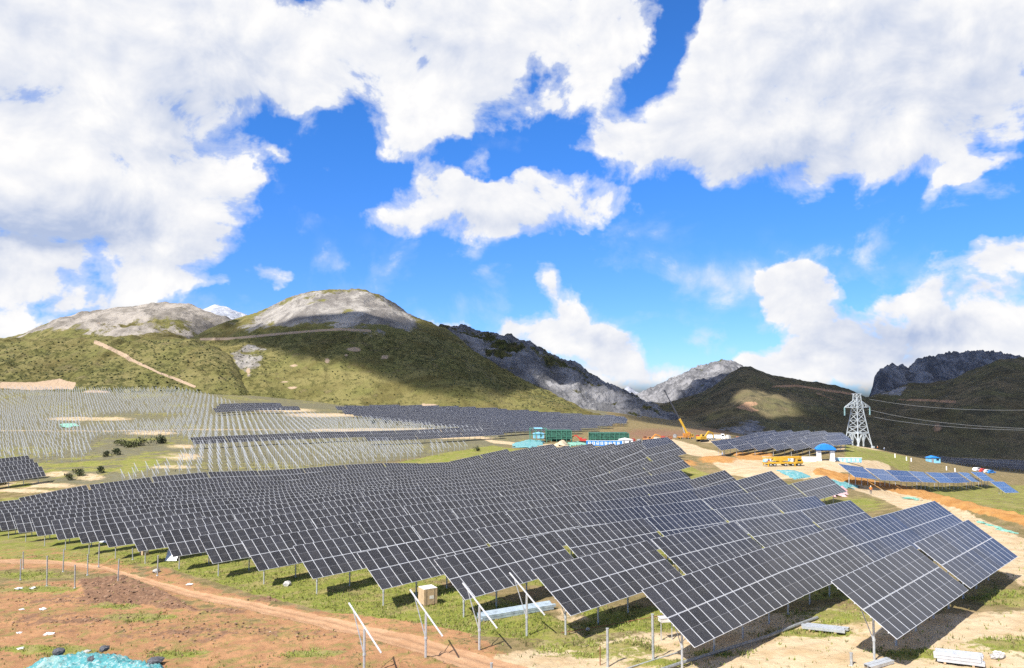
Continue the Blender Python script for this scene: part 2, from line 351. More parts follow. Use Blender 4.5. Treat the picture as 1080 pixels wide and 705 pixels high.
# ------------------------------------------------------------------ ground
TRACK = [(-60,588),(0,592),(60,593),(110,599),(150,611),(200,625),(270,640),(340,655),(400,668),(450,682),(500,697),(560,716)]
ROAD = [(1160,640),(1080,590),(1045,570),(1010,550),(975,534),(940,521),(905,511),(870,504),(845,497)]
ROAD2 = [(860,500),(815,497),(780,492),(750,481),(728,474),(705,468),(690,466)]
BANK = [(1110,562),(1080,552),(1040,542),(1000,532),(972,523),(945,517),(915,511),(885,505),(865,500)]
def ground_masks(px, py, x, y):
    n1 = fbm(x * .09, y * .09, 4, 3); n2 = fbm(x * .35, y * .35, 4, 9); n3 = fbm(x * .02, y * .02, 4, 21)
    R_ = np.zeros_like(px); G_ = np.zeros_like(px); B_ = np.zeros_like(px); A_ = np.zeros_like(px)
    mx = lambda a, b: np.maximum(a, b)
    # earth works near the viewer
    R_ = mx(R_, softpoly(px, py, [(-80,618),(90,612),(150,622),(260,652),(380,680),(520,720),(520,780),(-400,780),(-400,600)], 14, 2) * .9)
    R_ = mx(R_, softpoly(px, py, [(-80,580),(60,578),(130,586),(150,604),(110,606),(40,600),(-80,604)], 8, 2))
    R_ = mx(R_, softpoly(px, py, [(150,592),(240,625),(330,645),(420,640),(470,655),(540,690),(640,720),(420,720),(300,664),(160,625)], 9, 2) * .85)
    G_ = mx(G_, softpoly(px, py, [(520,690),(640,672),(760,655),(860,640),(960,650),(1120,640),(1200,700),(1200,800),(480,800)], 14, 2) * .78)
    G_ = mx(G_, softpoly(px, py, [(590,640),(680,650),(720,668),(640,690),(560,684)], 10, 2) * .55)
    d = pldist(px, py, TRACK, 1.6); wt = np.clip((py - 575) * .11, 3, 14)
    tr = 1 - sstep(wt * .75, wt * 1.35, d); A_ = mx(A_, tr); rut = (np.exp(-((d - wt * .42) / (wt * .16)) ** 2)) * tr
    # brown turned soil
    brown = softpoly(px, py, [(82,612),(130,607),(168,622),(210,645),(150,640),(90,634)], 5, 2)
    brown = mx(brown * .8, blob(px, py, 85, 634, 90, 7) * .6); brown = mx(brown, blob(px, py, 230, 668, 150, 12) * .5); brown = mx(brown, blob(px, py, 235, 645, 30, 4) * .8); brown = mx(brown, blob(px, py, 285, 632, 34, 4) * .7)
    brown = mx(brown, blob(px, py, 60, 655, 120, 8) * .6); brown = mx(brown, blob(px, py, 875, 640, 60, 16) * .35)
    # greens
    for c in [(30,607,60,7),(40,622,60,6),(70,690,50,8),(150,652,60,6),(40,685,70,6),(190,690,60,7),(120,640,40,4),(330,690,50,6)]: B_ = mx(B_, blob(px, py, *c) * .8)
    B_ = mx(B_, softpoly(px, py, [(-80,574),(40,577),(110,581),(150,590),(200,606),(260,624),(340,644),(430,655),(500,668),(560,674),(610,664),(560,640),(420,606),(300,570),(100,540),(-80,540)], 5, 2) * 1.25)
    B_ = mx(B_, softpoly(px, py, [(520,650),(640,655),(720,690),(640,700),(560,690)], 10, 2) * .55)
    B_ = mx(B_, softpoly(px, py, [(600,640),(690,640),(720,665),(640,668)], 8, 2) * .9)
    for c in [(975,690,60,10),(1060,680,60,14),(1060,630,60,14),(860,668,70,9),(880,650,70,14),(620,690,40,8),(960,640,50,5),(700,700,60,8),(760,690,50,5)]: B_ = mx(B_, blob(px, py, *c) * .75)
    # under the main field
    B_ = mx(B_, softpoly(px, py, [(-40,530),(110,514),(400,497),(545,473),(690,470),(720,490),(760,503),(860,512),(900,536),(960,562),(940,640),(600,620),(0,590)], 3, 2) * .6)
    # right road, plateau, bank
    wr = np.clip((py - 480) * .42, 7, 46)
    G_ = mx(G_, (1 - sstep(wr * .55, wr * .95, pldist(px, py, ROAD, 1.9))) * 1.05)
    G_ = mx(G_, softpoly(px, py, [(745,486),(800,486),(850,485),(925,486),(938,490),(940,497),(880,499),(850,506),(800,505),(770,500)], 4, 2))
    G_ = mx(G_, (1 - sstep(7, 15, pldist(px, py, ROAD2, 2.2))))
    G_ = mx(G_, blob(px, py, 910, 473, 40, 4)); G_ = mx(G_, blob(px, py, 770, 466, 40, 3))
    ora = 1 - sstep(5, 10, pldist(px, py, BANK, 2.0)); ora = mx(ora, blob(px, py, 757, 486, 26, 5)); ora = mx(ora, blob(px, py, 720, 490, 22, 6) * .8)
    ora = mx(ora, softpoly(px, py, [(770,478),(815,478),(815,487),(780,487)], 3, 2) * .8)
    rightg = softpoly(px, py, [(960,513),(1150,510),(1150,560),(1080,545),(1000,526)], 4, 2)
    B_ = mx(B_, rightg * .6); B_ = mx(B_, blob(px, py, 905, 533, 34, 10)); B_ = mx(B_, softpoly(px, py, [(890,468),(960,482),(960,500),(938,492),(925,487),(890,485)], 3, 2) * .7)
    B_ = mx(B_, softpoly(px, py, [(400,492),(470,478),(520,470),(545,474),(490,490),(420,500)], 3, 2) * 1.1)
    # far left valley
    B_ = mx(B_, softpoly(px, py, [(-100,480),(80,480),(110,462),(170,462),(195,470),(190,480),(120,512),(-100,530)], 6, 2) * .75)
    B_ = np.where((py < 520) & (px < 200) & (py > 455), np.minimum(B_, .42 + n1 * .9 + n3), B_)
    for c in [(190,482,34,6),(180,493,40,3),(190,471,22,3),(95,503,22,5),(60,500,20,5),(40,512,60,4),(20,518,60,3),(160,457,40,3),(80,442,40,3),(110,442,40,3),(480,462,60,2),(300,433,50,3),(340,438,60,3)]: G_ = mx(G_, blob(px, py, *c) * .85)
    G_ = mx(G_, (1 - sstep(2.2, 4.5, pldist(px, py, [(330,454),(450,453),(500,459),(520,466),(560,470),(600,470)], 2))) * .7); G_ = mx(G_, (1 - sstep(1., 2.4, pldist(px, py, [(0,454),(100,455),(250,453),(330,454)], 2))) * .5)
    brown = mx(brown, blob(px, py, 690, 458, 60, 8) * .8); brown = mx(brown, blob(px, py, 750, 455, 80, 5) * .6)
    brown = mx(brown, ora * 0)
    lf = softpoly(px, py, [(-400,400),(640,400),(640,452),(500,476),(300,500),(120,512),(-400,490)], 4, 2); R_ = R_ * (1 - lf) + lf * sstep(.1, .3, n3) * .25; B_ = mx(B_, lf * (.26 + .5 * n3))
    col = np.stack([np.clip(R_ + n1 * .25, 0, 1), np.clip(G_, 0, 1.1), np.clip(B_ + n2 * .2, 0, 1), np.clip(A_, 0, 1)], -1)
    col2 = np.stack([np.clip(brown, 0, 1), np.clip(ora, 0, 1), np.clip(lf, 0, 1), rut], -1)
    return col, col2
def ground_material():
    m, t, b = newmat("ground_soil_and_grass")
    pos = t.n('ShaderNodeNewGeometry').outputs['Position']
    a = t.n('ShaderNodeVertexColor', layer_name='mask'); s = t.n('ShaderNodeSeparateColor'); t.l(a.outputs[0], s.inputs[0])
    a2 = t.n('ShaderNodeVertexColor', layer_name='soil'); s2 = t.n('ShaderNodeSeparateColor'); t.l(a2.outputs[0], s2.inputs[0])
    nf = t.noise(pos, 2.2, 7, .68); nm = t.noise(pos, .42, 6, .62); nb = t.noise(pos, .07, 5, .6); nx = t.noise(pos, 7.0, 4, .6)
    thr = lambda v, k=1.0, lo=.38, hi=.62: t.ramp(t.m('ADD', v, t.m('MULTIPLY', t.m('SUBTRACT', t.m('ADD', t.m('MULTIPLY', nm, .6), t.m('MULTIPLY', nf, .4)), .5), k * 2.4)), lo, hi)
    dry = t.mix(t.ramp(nm, .35, .65), (.155, .125, .050), (.25, .185, .095))
    dry = t.mix(t.ramp(nf, .5, .75), dry, (.085, .085, .028))
    dry = t.mix(t.m('MULTIPLY', s2.outputs[2], t.ramp(nm, .3, .65, .35, .95)), dry, t.mix(t.ramp(nf, .4, .65), (.11, .118, .066), (.175, .16, .13)))
    green = t.mix(t.ramp(nf, .35, .68), (.150, .178, .028), (.240, .236, .052))
    green = t.mix(t.ramp(nm, .46, .68), green, (.275, .225, .090)); green = t.mix(t.ramp(t.noise(pos, .15, 4, .6), .52, .7, 0, .55), green, (.20, .155, .075))
    green = t.mix(t.ramp(nx, .58, .72, 0, .6), green, (.055, .085, .012))
    red = t.mix(t.ramp(nm, .3, .7), (.40, .215, .105), (.29, .15, .075))
    red = t.mix(t.ramp(nf, .55, .78, 0, .8), red, (.46, .31, .195))
    red = t.mix(t.ramp(t.noise(pos, .55, 7, .72), .47, .64, 0, .8), red, (.20, .18, .055)); red = t.mix(t.ramp(nx, .62, .75, 0, .5), red, (.15, .085, .05))
    brown = t.mix(t.ramp(nf, .35, .65), (.145, .082, .05), (.26, .15, .09))
    sand = t.mix(t.ramp(nm, .35, .7), (.52, .415, .27), (.42, .30, .17))
    sand = t.mix(t.ramp(nf, .55, .8, 0, .7), sand, (.36, .24, .13))
    track = t.mix(t.ramp(nm, .35, .7), (.46, .285, .165), (.38, .215, .115))
    track = t.mix(t.ramp(nf, .6, .8, 0, .5), track, (.55, .42, .30))
    ora = t.mix(t.ramp(nm, .3, .7), (.46, .25, .085), (.36, .17, .05))
    c = t.mix(thr(s.outputs[0], 1.9), dry, red)
    c = t.mix(thr(s2.outputs[0], 1.5), c, brown)
    c = t.mix(thr(s.outputs[1], .8), c, sand)
    c = t.mix(thr(s.outputs[2], 1.1), c, green)
    c = t.mix(thr(s2.outputs[1], .6), c, ora)
    c = t.mix(thr(a.outputs[1], .5), c, track)
    c = t.mix(t.m('MULTIPLY', a2.outputs[1], t.ramp(nf, .3, .6, .25, .75)), c, (.30, .17, .095))
    c = t.mix(t.ramp(nb, .3, .7, 0, .22), c, t.mix(1., c, (.62, .60, .55), 'MULTIPLY'))
    t.l(c, b.inputs['Base Color']); b.inputs['Roughness'].default_value = .95; b.inputs['Specular IOR Level'].default_value = .15
    bp = t.n('ShaderNodeBump'); bp.inputs['Strength'].default_value = .8; bp.inputs['Distance'].default_value = .22
    t.l(t.m('ADD', t.m('MULTIPLY', nf, .8), t.m('MULTIPLY', nx, .25)), bp.inputs['Height']); t.l(bp.outputs[0], b.inputs['Normal'])
    return m
def build_ground():
    ds = np.concatenate([np.linspace(14, 30, 10)[:-1], np.exp(np.linspace(math.log(30), math.log(120), 330))[:-1], np.exp(np.linspace(math.log(120), math.log(720), 330))[:-1], np.exp(np.linspace(math.log(720), math.log(5200), 36))])
    pxs = np.concatenate([np.linspace(-900, -20, 50)[:-1], np.linspace(-20, 1100, 620), np.linspace(1100, 2000, 50)[1:]])
    S, D = np.meshgrid((pxs - CX) / F, ds); X = S * D
    Z = gz(X, np.minimum(D, 1600)); Z = Z - np.maximum(0, D - 1500) * .05
    px, py = proj(X, D, Z)
    m1, m2 = ground_masks(px, py, X, D)
    near = 1 - sstep(90, 200, D)
    Z = Z + near * (fbm(X * .22, D * .22, 4, 5) * .22 + fbm(X * 1.1, D * 1.1, 3, 6) * .10 * (1 - m1[..., 3] * .7)) + (1 - near) * fbm(X * .05, D * .05, 4, 8) * .5
    Z = Z + np.clip(m2[..., 0], 0, 1) * near * (np.abs(fbm(X * .8, D * .8, 4, 31)) * .7 + .05)            # turned soil heaps
    Z = Z - m1[..., 3] * near * .12 - m2[..., 3] * near * .10
    Z = Z + np.clip(m2[..., 1], 0, 1) * (D < 260) * (.7 + fbm(X * .4, D * .4, 3, 2) * .5)                # spoil bank
    o = grid_mesh("ground", X, D, Z, m1, ground_material())
    ca = o.data.color_attributes.new('soil', 'FLOAT_COLOR', 'POINT'); ca.data.foreach_set('color', np.ascontiguousarray(m2.reshape(-1, 4), np.float32).ravel())
    tag(o, "grassy and sandy ground of the sloping solar site", "ground", kind='structure')
    return o
build_ground()

# ------------------------------------------------------------------ hills and mountains
def hill_material(name, grass1, grass2, bush, rock1, rock2, dirt, cell=.16, rockscale=.03, bump=4.):
    m, t, b = newmat(name)
    pos = t.n('ShaderNodeNewGeometry').outputs['Position']
    a = t.n('ShaderNodeVertexColor', layer_name='mask'); s = t.n('ShaderNodeSeparateColor'); t.l(a.outputs[0], s.inputs[0])
    nf = t.noise(pos, cell, 6, .68); nm = t.noise(pos, cell * .2, 5, .6); nb = t.noise(pos, cell * .035, 4, .55)
    g = t.mix(t.ramp(nm, .35, .65), grass1, grass2)
    g = t.mix(t.m('MULTIPLY', t.ramp(t.m('ADD', nf, t.m('MULTIPLY', s.outputs[2], .10)), .52, .64), t.ramp(t.m('ADD', nb, t.m('MULTIPLY', s.outputs[2], .6)), .3, .75)), g, bush)
    mp = t.n('ShaderNodeMapping'); t.l(pos, mp.inputs[0]); mp.inputs[3].default_value = (1, .45, .7)
    r1 = t.noise(mp.outputs[0], rockscale, 9, .72, .6); r2 = t.noise(pos, rockscale * 4, 6, .7)
    rk = t.mix(t.ramp(r1, .40, .60), rock2, rock1); rk = t.mix(t.ramp(r2, .55, .70, 0, .75), rk, tuple(c * .35 for c in rock2))
    g = t.mix(t.ramp(t.noise(pos, cell * .09, 6, .68, .8), .44, .64, 0, .6), g, tuple(c * .55 for c in (grass1[0] * 1.15, grass1[1] * .95, grass1[2])))
    g = t.mix(t.ramp(t.noise(pos, cell * .5, 5, .7), .56, .7, 0, .45), g, (.26, .20, .11))
    thr = lambda v, k: t.ramp(t.m('ADD', v, t.m('MULTIPLY', t.m('SUBTRACT', t.m('ADD', t.m('MULTIPLY', nm, .5), t.m('MULTIPLY', r2, .5)), .5), k)), .4, .6)
    c = t.mix(thr(s.outputs[0], 2.2), g, rk); c = t.mix(thr(s.outputs[1], 1.9), c, dirt)
    t.l(c, b.inputs['Base Color']); b.inputs['Roughness'].default_value = .95; b.inputs['Specular IOR Level'].default_value = .1
    bp = t.n('ShaderNodeBump'); bp.inputs['Strength'].default_value = .9; bp.inputs['Distance'].default_value = bump
    t.l(t.m('ADD', t.m('MULTIPLY', r1, 1.3), t.m('MULTIPLY', nf, .5)), bp.inputs['Height']); t.l(bp.outputs[0], b.inputs['Normal'])
    return m
def hill(name, label, cat, m, cols, maskf, nz, nx=420, nt=150, prof=lambda t: np.sin(np.clip(t, 0, 1) * np.pi / 2) ** 1.0, back=.6):
    cols = np.array(cols, float)
    px = np.linspace(cols[0, 0], cols[-1, 0], nx)
    itp = lambda k: np.interp(px, cols[:, 0], cols[:, k])
    def sm(v, w=3):
        k = np.ones(2 * w + 1) / (2 * w + 1); return np.convolve(np.pad(v, w, 'edge'), k, 'valid')
    yb, db, yr, dr = itp(1), sm(itp(2), 9), sm(itp(3), 2), sm(itp(4), 9)
    zb = (HOR - yb) / F * db; zr = (HOR - yr) / F * dr
    t = np.concatenate([np.linspace(-.35, 0, 14)[:-1], np.linspace(0, 1.05, nt), np.linspace(1.05, 1 + back, 30)[1:]])
    T, S = np.meshgrid(t, (px - CX) / F, indexing='ij')
    D = db + (dr - db) * T
    h = prof(np.clip(T, 0, 1)); Z = zb + (zr - zb) * h
    Z = np.where(T > 1, zr - (zr - zb) * ((T - 1) / back) ** 1.6 * 1.1, Z)
    Z = np.where(T < 0, zb + (T / .35) * np.maximum(25., .12 * (zr - zb)), Z)
    X = S * D
    win = sstep(-.02, .25, T)
    Z = Z + nz(X, D, T, (S * F + CX)) * win
    qx, qy = proj(X, D, Z)
    mk = maskf(qx, qy, T, X, D)
    o = grid_mesh(name, X, D, Z, mk, m)
    return tag(o, label, cat, kind='structure')
def M4(*a):
    return np.stack([np.clip(np.broadcast_to(q, a[0].shape), 0, 1) for q in a] + [np.ones(a[0].shape)] * (4 - len(a)), -1)

GRASSY = hill_material("hillside_grass_and_rock", (.138,.132,.044), (.188,.162,.066), (.070,.070,.024), (.33,.295,.255), (.185,.165,.14), (.38,.28,.19))
GRASSC = hill_material("rounded_hill_grass", (.148,.142,.046), (.198,.172,.066), (.080,.078,.026), (.345,.32,.285), (.17,.155,.14), (.38,.28,.19))
ROCKY = hill_material("grey_crag_rock", (.10,.105,.030), (.13,.115,.045), (.04,.042,.02), (.27,.265,.27), (.115,.115,.12), (.40,.28,.17), cell=.12, rockscale=.035, bump=8)
DARKM = hill_material("dark_moor_slopes", (.125,.115,.055), (.165,.130,.075), (.075,.068,.042), (.34,.33,.33), (.12,.12,.125), (.36,.22,.13), cell=.06, rockscale=.02, bump=6)
FARM = hill_material("far_pale_peaks", (.2,.2,.2), (.25,.25,.25), (.15,.15,.16), (.46,.47,.50), (.30,.32,.36), (.4,.35,.3), cell=.02, rockscale=.006, bump=30)

# far pale peaks behind the left saddle
hill("distant_peak", "pale far rocky peaks behind the saddle of the two left hills", "mountain", FARM,
     [(130,345,3600,345,4200),(190,345,3600,335,4200),(215,345,3600,327,4200),(228,345,3600,322,4200),(240,345,3600,326,4200),(262,345,3600,334,4200),(300,345,3600,342,4200),(340,350,3600,352,4200)],
     lambda a, b, t, x, y: M4(np.ones_like(a), a * 0, a * 0), lambda x, y, t, p: ridged(x / 260, y / 260, 5, 3) * 40 - 25, nx=120, nt=60)
hill("distant_peak", "tiny pale far peak in the gap right of the crag", "mountain", FARM,
     [(640,425,4200,425,4800),(655,424,4200,414,4800),(662,424,4200,407,4800),(670,424,4200,413,4800),(690,425,4200,422,4800)],
     lambda a, b, t, x, y: M4(np.ones_like(a), a * 0, a * 0), lambda x, y, t, p: ridged(x / 260, y / 260, 5, 8) * 20 - 12, nx=50, nt=40)
# left stony mountain
hill("stony_mountain", "broad pale stony mountain at the far left behind the green foothill", "mountain", GRASSY,
     [(-420,430,820,420,1100),(-200,400,820,400,1150),(-60,380,820,376,1150),(0,385,820,362,1150),(20,385,820,356,1150),(60,385,820,338,1150),(100,385,820,329,1150),(150,388,830,324,1150),(185,390,850,322,1150),(205,392,900,325,1150),(222,394,930,331,1150),(245,396,950,339,1150),(275,398,960,352,1150)],
     lambda a, b, t, x, y: M4(sstep(.0, 1., np.interp(b, [318, 336, 350, 362], [1.0, .78, .5, .12]) + fbm(x / 70, y / 70, 4, 4) * .7 - .25 * blob(a, b, 185, 342, 34, 10)), (1 - sstep(1.5, 4, pldist(a, b, [(60,352),(90,345),(120,338)]))) * .3, a * 0 + .4),
     lambda x, y, t, p: fbm(x / 90, y / 90, 6, 12) * 14 + ridged(x / 45, y / 45, 4, 5) * 5 - 3, nx=360, nt=150)
# green foothill at left
def m_foot(a, b, t, x, y):
    dirt = (1 - sstep(1.2, 2.8, pldist(a, b, [(101,361),(108,364),(117,368),(133,376),(137,379)]))) + (1 - sstep(.8, 2., pldist(a, b, [(137,379),(150,385),(167,393),(183,399),(205,408)])))*.9
    dirt = dirt + softpoly(a, b, [(0,403),(40,403),(62,400),(80,404),(78,411),(40,412),(0,410)], 3) * 1.0 + blob(a, b, 100, 414, 18, 3)
    return M4(a * 0 + .0, dirt, .45 + .5 * softpoly(a, b, [(-40,390),(60,384),(160,400),(230,420),(140,420),(-40,415)], 12) + fbm(x / 40, y / 40, 4, 2) * .4)
hill("foothill", "olive green bushy foothill above the left support frames", "hill", GRASSY,
     [(-420,412,640,398,800),(-200,410,640,385,800),(-60,408,640,366,800),(0,411,640,362,800),(60,410,640,359,800),(110,408,640,357,800),(160,408,645,356,800),(200,412,645,359,790),(228,417,640,366,780),(245,421,640,380,760),(258,426,640,400,720),(268,430,640,420,690),(280,433,640,437,670)],
     m_foot, lambda x, y, t, p: fbm(x / 60, y / 60, 5, 22, .4) * 6 - np.abs(vnoise(x / 38 + fbm(x / 60, y / 60, 3, 9) * 1.2, y / 130, 7)) * 7 + 2 + fbm(x / 12, y / 12, 3, 2) * .7, nx=420, nt=170)
# rounded main hill
def m_main(a, b, t, x, y):
    n = fbm(x / 40, y / 40, 4, 4)
    rock = softpoly(a, b, [(255,345),(290,320),(330,305),(380,305),(430,322),(452,340),(430,352),(395,350),(345,345),(300,342),(262,352)], 14) * (.85 + n * .8)
    rock = np.maximum(rock, blob(a, b, 270, 344, 40, 8) * .5)
    rock = np.maximum(rock, softpoly(a, b, [(242,372),(262,362),(282,368),(274,388),(262,400),(252,390)], 4) * .55)
    dirt = (1 - sstep(.8, 2., pldist(a, b, [(212,358),(240,357.5),(273,354.5),(310,351),(333,349),(360,347.5),(390,349)]))) * .85
    for c in [(310,386,7,2.5),(345,381,4,4),(307,409,9,2.5),(288,424,9,3),(262,392,4,6),(300,403,8,1.5),(455,428,16,3),(365,375,3,2),(372,369,12,4),(405,377,8,4)]: dirt = np.maximum(dirt, blob(a, b, *c) * .75)
    bush = .25 + .55 * softpoly(a, b, [(230,360),(300,352),(360,350),(470,360),(560,400),(620,428),(480,405),(380,378),(300,372),(262,420),(240,420)], 14) + n * .3 + .6 * softpoly(a, b, [(262,432),(270,405),(300,415),(330,425),(420,428),(340,436)], 5)  # first patch paints the cloud-shaded band darker; the last is bush at the base
    return M4(rock, dirt, bush)
hill("rounded_hill", "green rounded hill with a grey stony crown behind the solar fields", "hill", GRASSC,
     [(195,420,640,362,900),(215,424,640,353,930),(233,428,640,345,960),(267,432,640,333,1000),(287,433,645,325,1030),(310,434,650,315,1050),(333,434,650,309.5,1060),(360,433,650,308,1060),(380,433,650,310.5,1060),(403,433,650,317,1050),(423,434,650,327,1040),(440,434,645,337,1020),(458,435,640,346,1000),(472,436,640,352,980),(485,437,640,361,950),(500,438,640,374,920),(530,440,640,394,870),(570,443,640,411,800),(600,445,640,423,750),(630,448,640,438,700),(650,452,640,452,690)],
     m_main, lambda x, y, t, p: fbm(x / 80, y / 80, 5, 42, .4) * 7 - np.abs(vnoise(x / 42 + fbm(x / 70, y / 70, 3, 19) * 1.3, y / 170, 17)) * 8 * (1 - t * .5) + 2 + fbm(x / 16, y / 16, 4, 7) * .7 + (t > .6) * fbm(x / 9, y / 9, 3, 27) * 2, nx=520, nt=220)
# grey crag ridge
def m_crag(a, b, t, x, y):
    n = fbm(x / 35, y / 35, 5, 14)
    return M4(.72 + n * .9 + .25 * sstep(0, 60, b - np.interp(a, [470,560,660], [350,365,415])) - .22 * softpoly(a, b, [(440,340),(480,346),(560,365),(600,384),(560,384),(500,366),(440,352)], 6), a * 0, a * 0 + .7)
hill("crag_ridge", "grey rocky crag ridge falling behind the green rounded hill", "mountain", ROCKY,
     [(400,445,800,360,1150),(440,445,800,350,1150),(470,445,800,346,1150),(487,445,800,347,1150),(510,445,800,352,1150),(540,446,800,357,1150),(560,447,800,364,1140),(580,448,800,374,1120),(607,449,800,385,1100),(627,450,800,397,1080),(647,452,800,407,1060),(660,453,800,413,1040),(673,454,800,419,1020),(700,457,800,432,980),(730,460,800,450,940),(760,464,800,466,920)],
     m_crag, lambda x, y, t, p: ridged(x / 70, y / 70, 6, 15) * 16 - 10 + fbm(x / 25, y / 25, 4, 3) * 6, nx=420, nt=200)
# middle grey mountain and the dark moor in front of it
hill("grey_mountain", "grey blue rocky mountain in the middle distance behind the crane", "mountain", ROCKY,
     [(620,440,1500,432,2300),(655,440,1500,418,2300),(673,440,1500,416,2300),(690,440,1500,411,2300),(700,440,1500,405,2300),(718,440,1500,396,2300),(737,440,1500,389,2300),(750,440,1500,384,2300),(761,440,1500,382.5,2300),(774,440,1500,384,2300),(790,440,1500,393,2300),(820,440,1500,405,2300),(860,440,1500,425,2300)],
     lambda a, b, t, x, y: M4(.85 + fbm(x / 80, y / 80, 4, 3) * .5, (1 - sstep(1, 2.5, pldist(a, b, [(748,392),(745,404),(738,410),(722,420)]))) * .0, a * 0 + .5),
     lambda x, y, t, p: ridged(x / 150, y / 150, 6, 25) * 36 - 22, nx=300, nt=160)
def m_moor(a, b, t, x, y):
    dirt = softpoly(a, b, [(776,430),(786,425),(797,424),(800,427),(790,429),(801,433),(794,435),(782,432)], 2.5) * .95  # tan painted on the sunlit gap in the cloud shade
    dirt = np.maximum(dirt, (1 - sstep(.7, 2, pldist(a, b, [(815,408),(840,407),(860,410),(885,414),(902,416)]))) * .7)
    dirt = np.maximum(dirt, (1 - sstep(.7, 2, pldist(a, b, [(862,415),(880,422)]))) * .6)
    rock = softpoly(a, b, [(745,462),(760,448),(800,440),(810,450),(805,462)], 5) * .55
    return M4(rock, dirt, .5 + fbm(x / 60, y / 60, 4, 6) * .6)
hill("moor_slope", "dark brown green moor slope under cloud shade behind the pylon", "hill", DARKM,
     [(600,462,800,462,1000),(640,463,800,450,1050),(660,463,780,438,1100),(700,464,760,427,1250),(718,464,750,423,1320),(737,464,740,417,1400),(755,465,730,406,1450),(770,466,720,396,1480),(781,467,720,389,1500),(791,468,720,387.5,1500),(800,468,720,390.5,1500),(815,470,720,395,1500),(830,471,720,398,1490),(848,473,720,402,1470),(867,476,720,405,1450),(885,480,720,411,1430),(900,484,720,415.5,1400),(930,488,720,424,1380),(970,492,720,440,1300),(1020,495,740,462,1200)],
     m_moor, lambda x, y, t, p: fbm(x / 130, y / 130, 6, 52) * 16 + ridged(x / 60, y / 60, 4, 4) * 5 - 3, nx=420, nt=180)
def m_cliff(a, b, t, x, y): return M4(.95 + fbm(x / 60, y / 60, 3, 2) * .3, a * 0, a * 0 + .5)
hill("rock_cliff", "jagged blue grey rock cliff rising behind the dark right slope", "mountain", ROCKY,
     [(905,440,1650,440,1800),(914,440,1650,425,1800),(918,440,1650,416,1800),(920,440,1650,404,1800),(926,440,1650,392,1800),(940,440,1650,386,1810),(953,440,1650,386.5,1830),(957,440,1650,392,1850),(966,440,1650,381,1870),(987,440,1650,376,1890),(1007,440,1650,372.5,1900),(1027,440,1650,372.5,1900),(1047,440,1650,372,1900),(1067,440,1650,376,1900),(1080,440,1650,379,1900),(1200,440,1650,392,1900),(1400,450,1650,420,1900)],
     m_cliff, lambda x, y, t, p: ridged(x / 45, y / 45, 6, 35) * 24 - 14, nx=420, nt=140, prof=lambda t: np.sin(np.clip(t, 0, 1) * np.pi / 2) ** .8)
def m_rm(a, b, t, x, y):
    dirt = (1 - sstep(.7, 1.8, pldist(a, b, [(948,421.5),(980,422.5),(1007,424)]))) * .7
    dirt = np.maximum(dirt, blob(a, b, 988, 451, 8, 11) * .55); dirt = np.maximum(dirt, blob(a, b, 1035, 452, 18, 7) * .45)
    return M4(a * 0 + .1 + .5 * softpoly(a, b, [(925,416),(945,408),(960,404),(950,420)], 4), dirt, .5 + fbm(x / 60, y / 60, 4, 16) * .6)
hill("dark_slope", "dark shaded mountain slope at the far right under the cliff", "hill", DARKM,
     [(840,487,740,470,1100),(870,488,740,440,1250),(900,489,740,420,1350),(917,490,740,417.5,1400),(937,490,740,414,1400),(953,490,740,407,1400),(987,490,740,403,1400),(1013,490,740,395,1400),(1053,491,740,380,1400),(1080,491,740,380,1400),(1200,492,740,376,1400),(1450,495,740,390,1400)],
     m_rm, lambda x, y, t, p: fbm(x / 130, y / 130, 6, 62) * 16 + ridged(x / 60, y / 60, 4, 9) * 5 - 3, nx=420, nt=180)
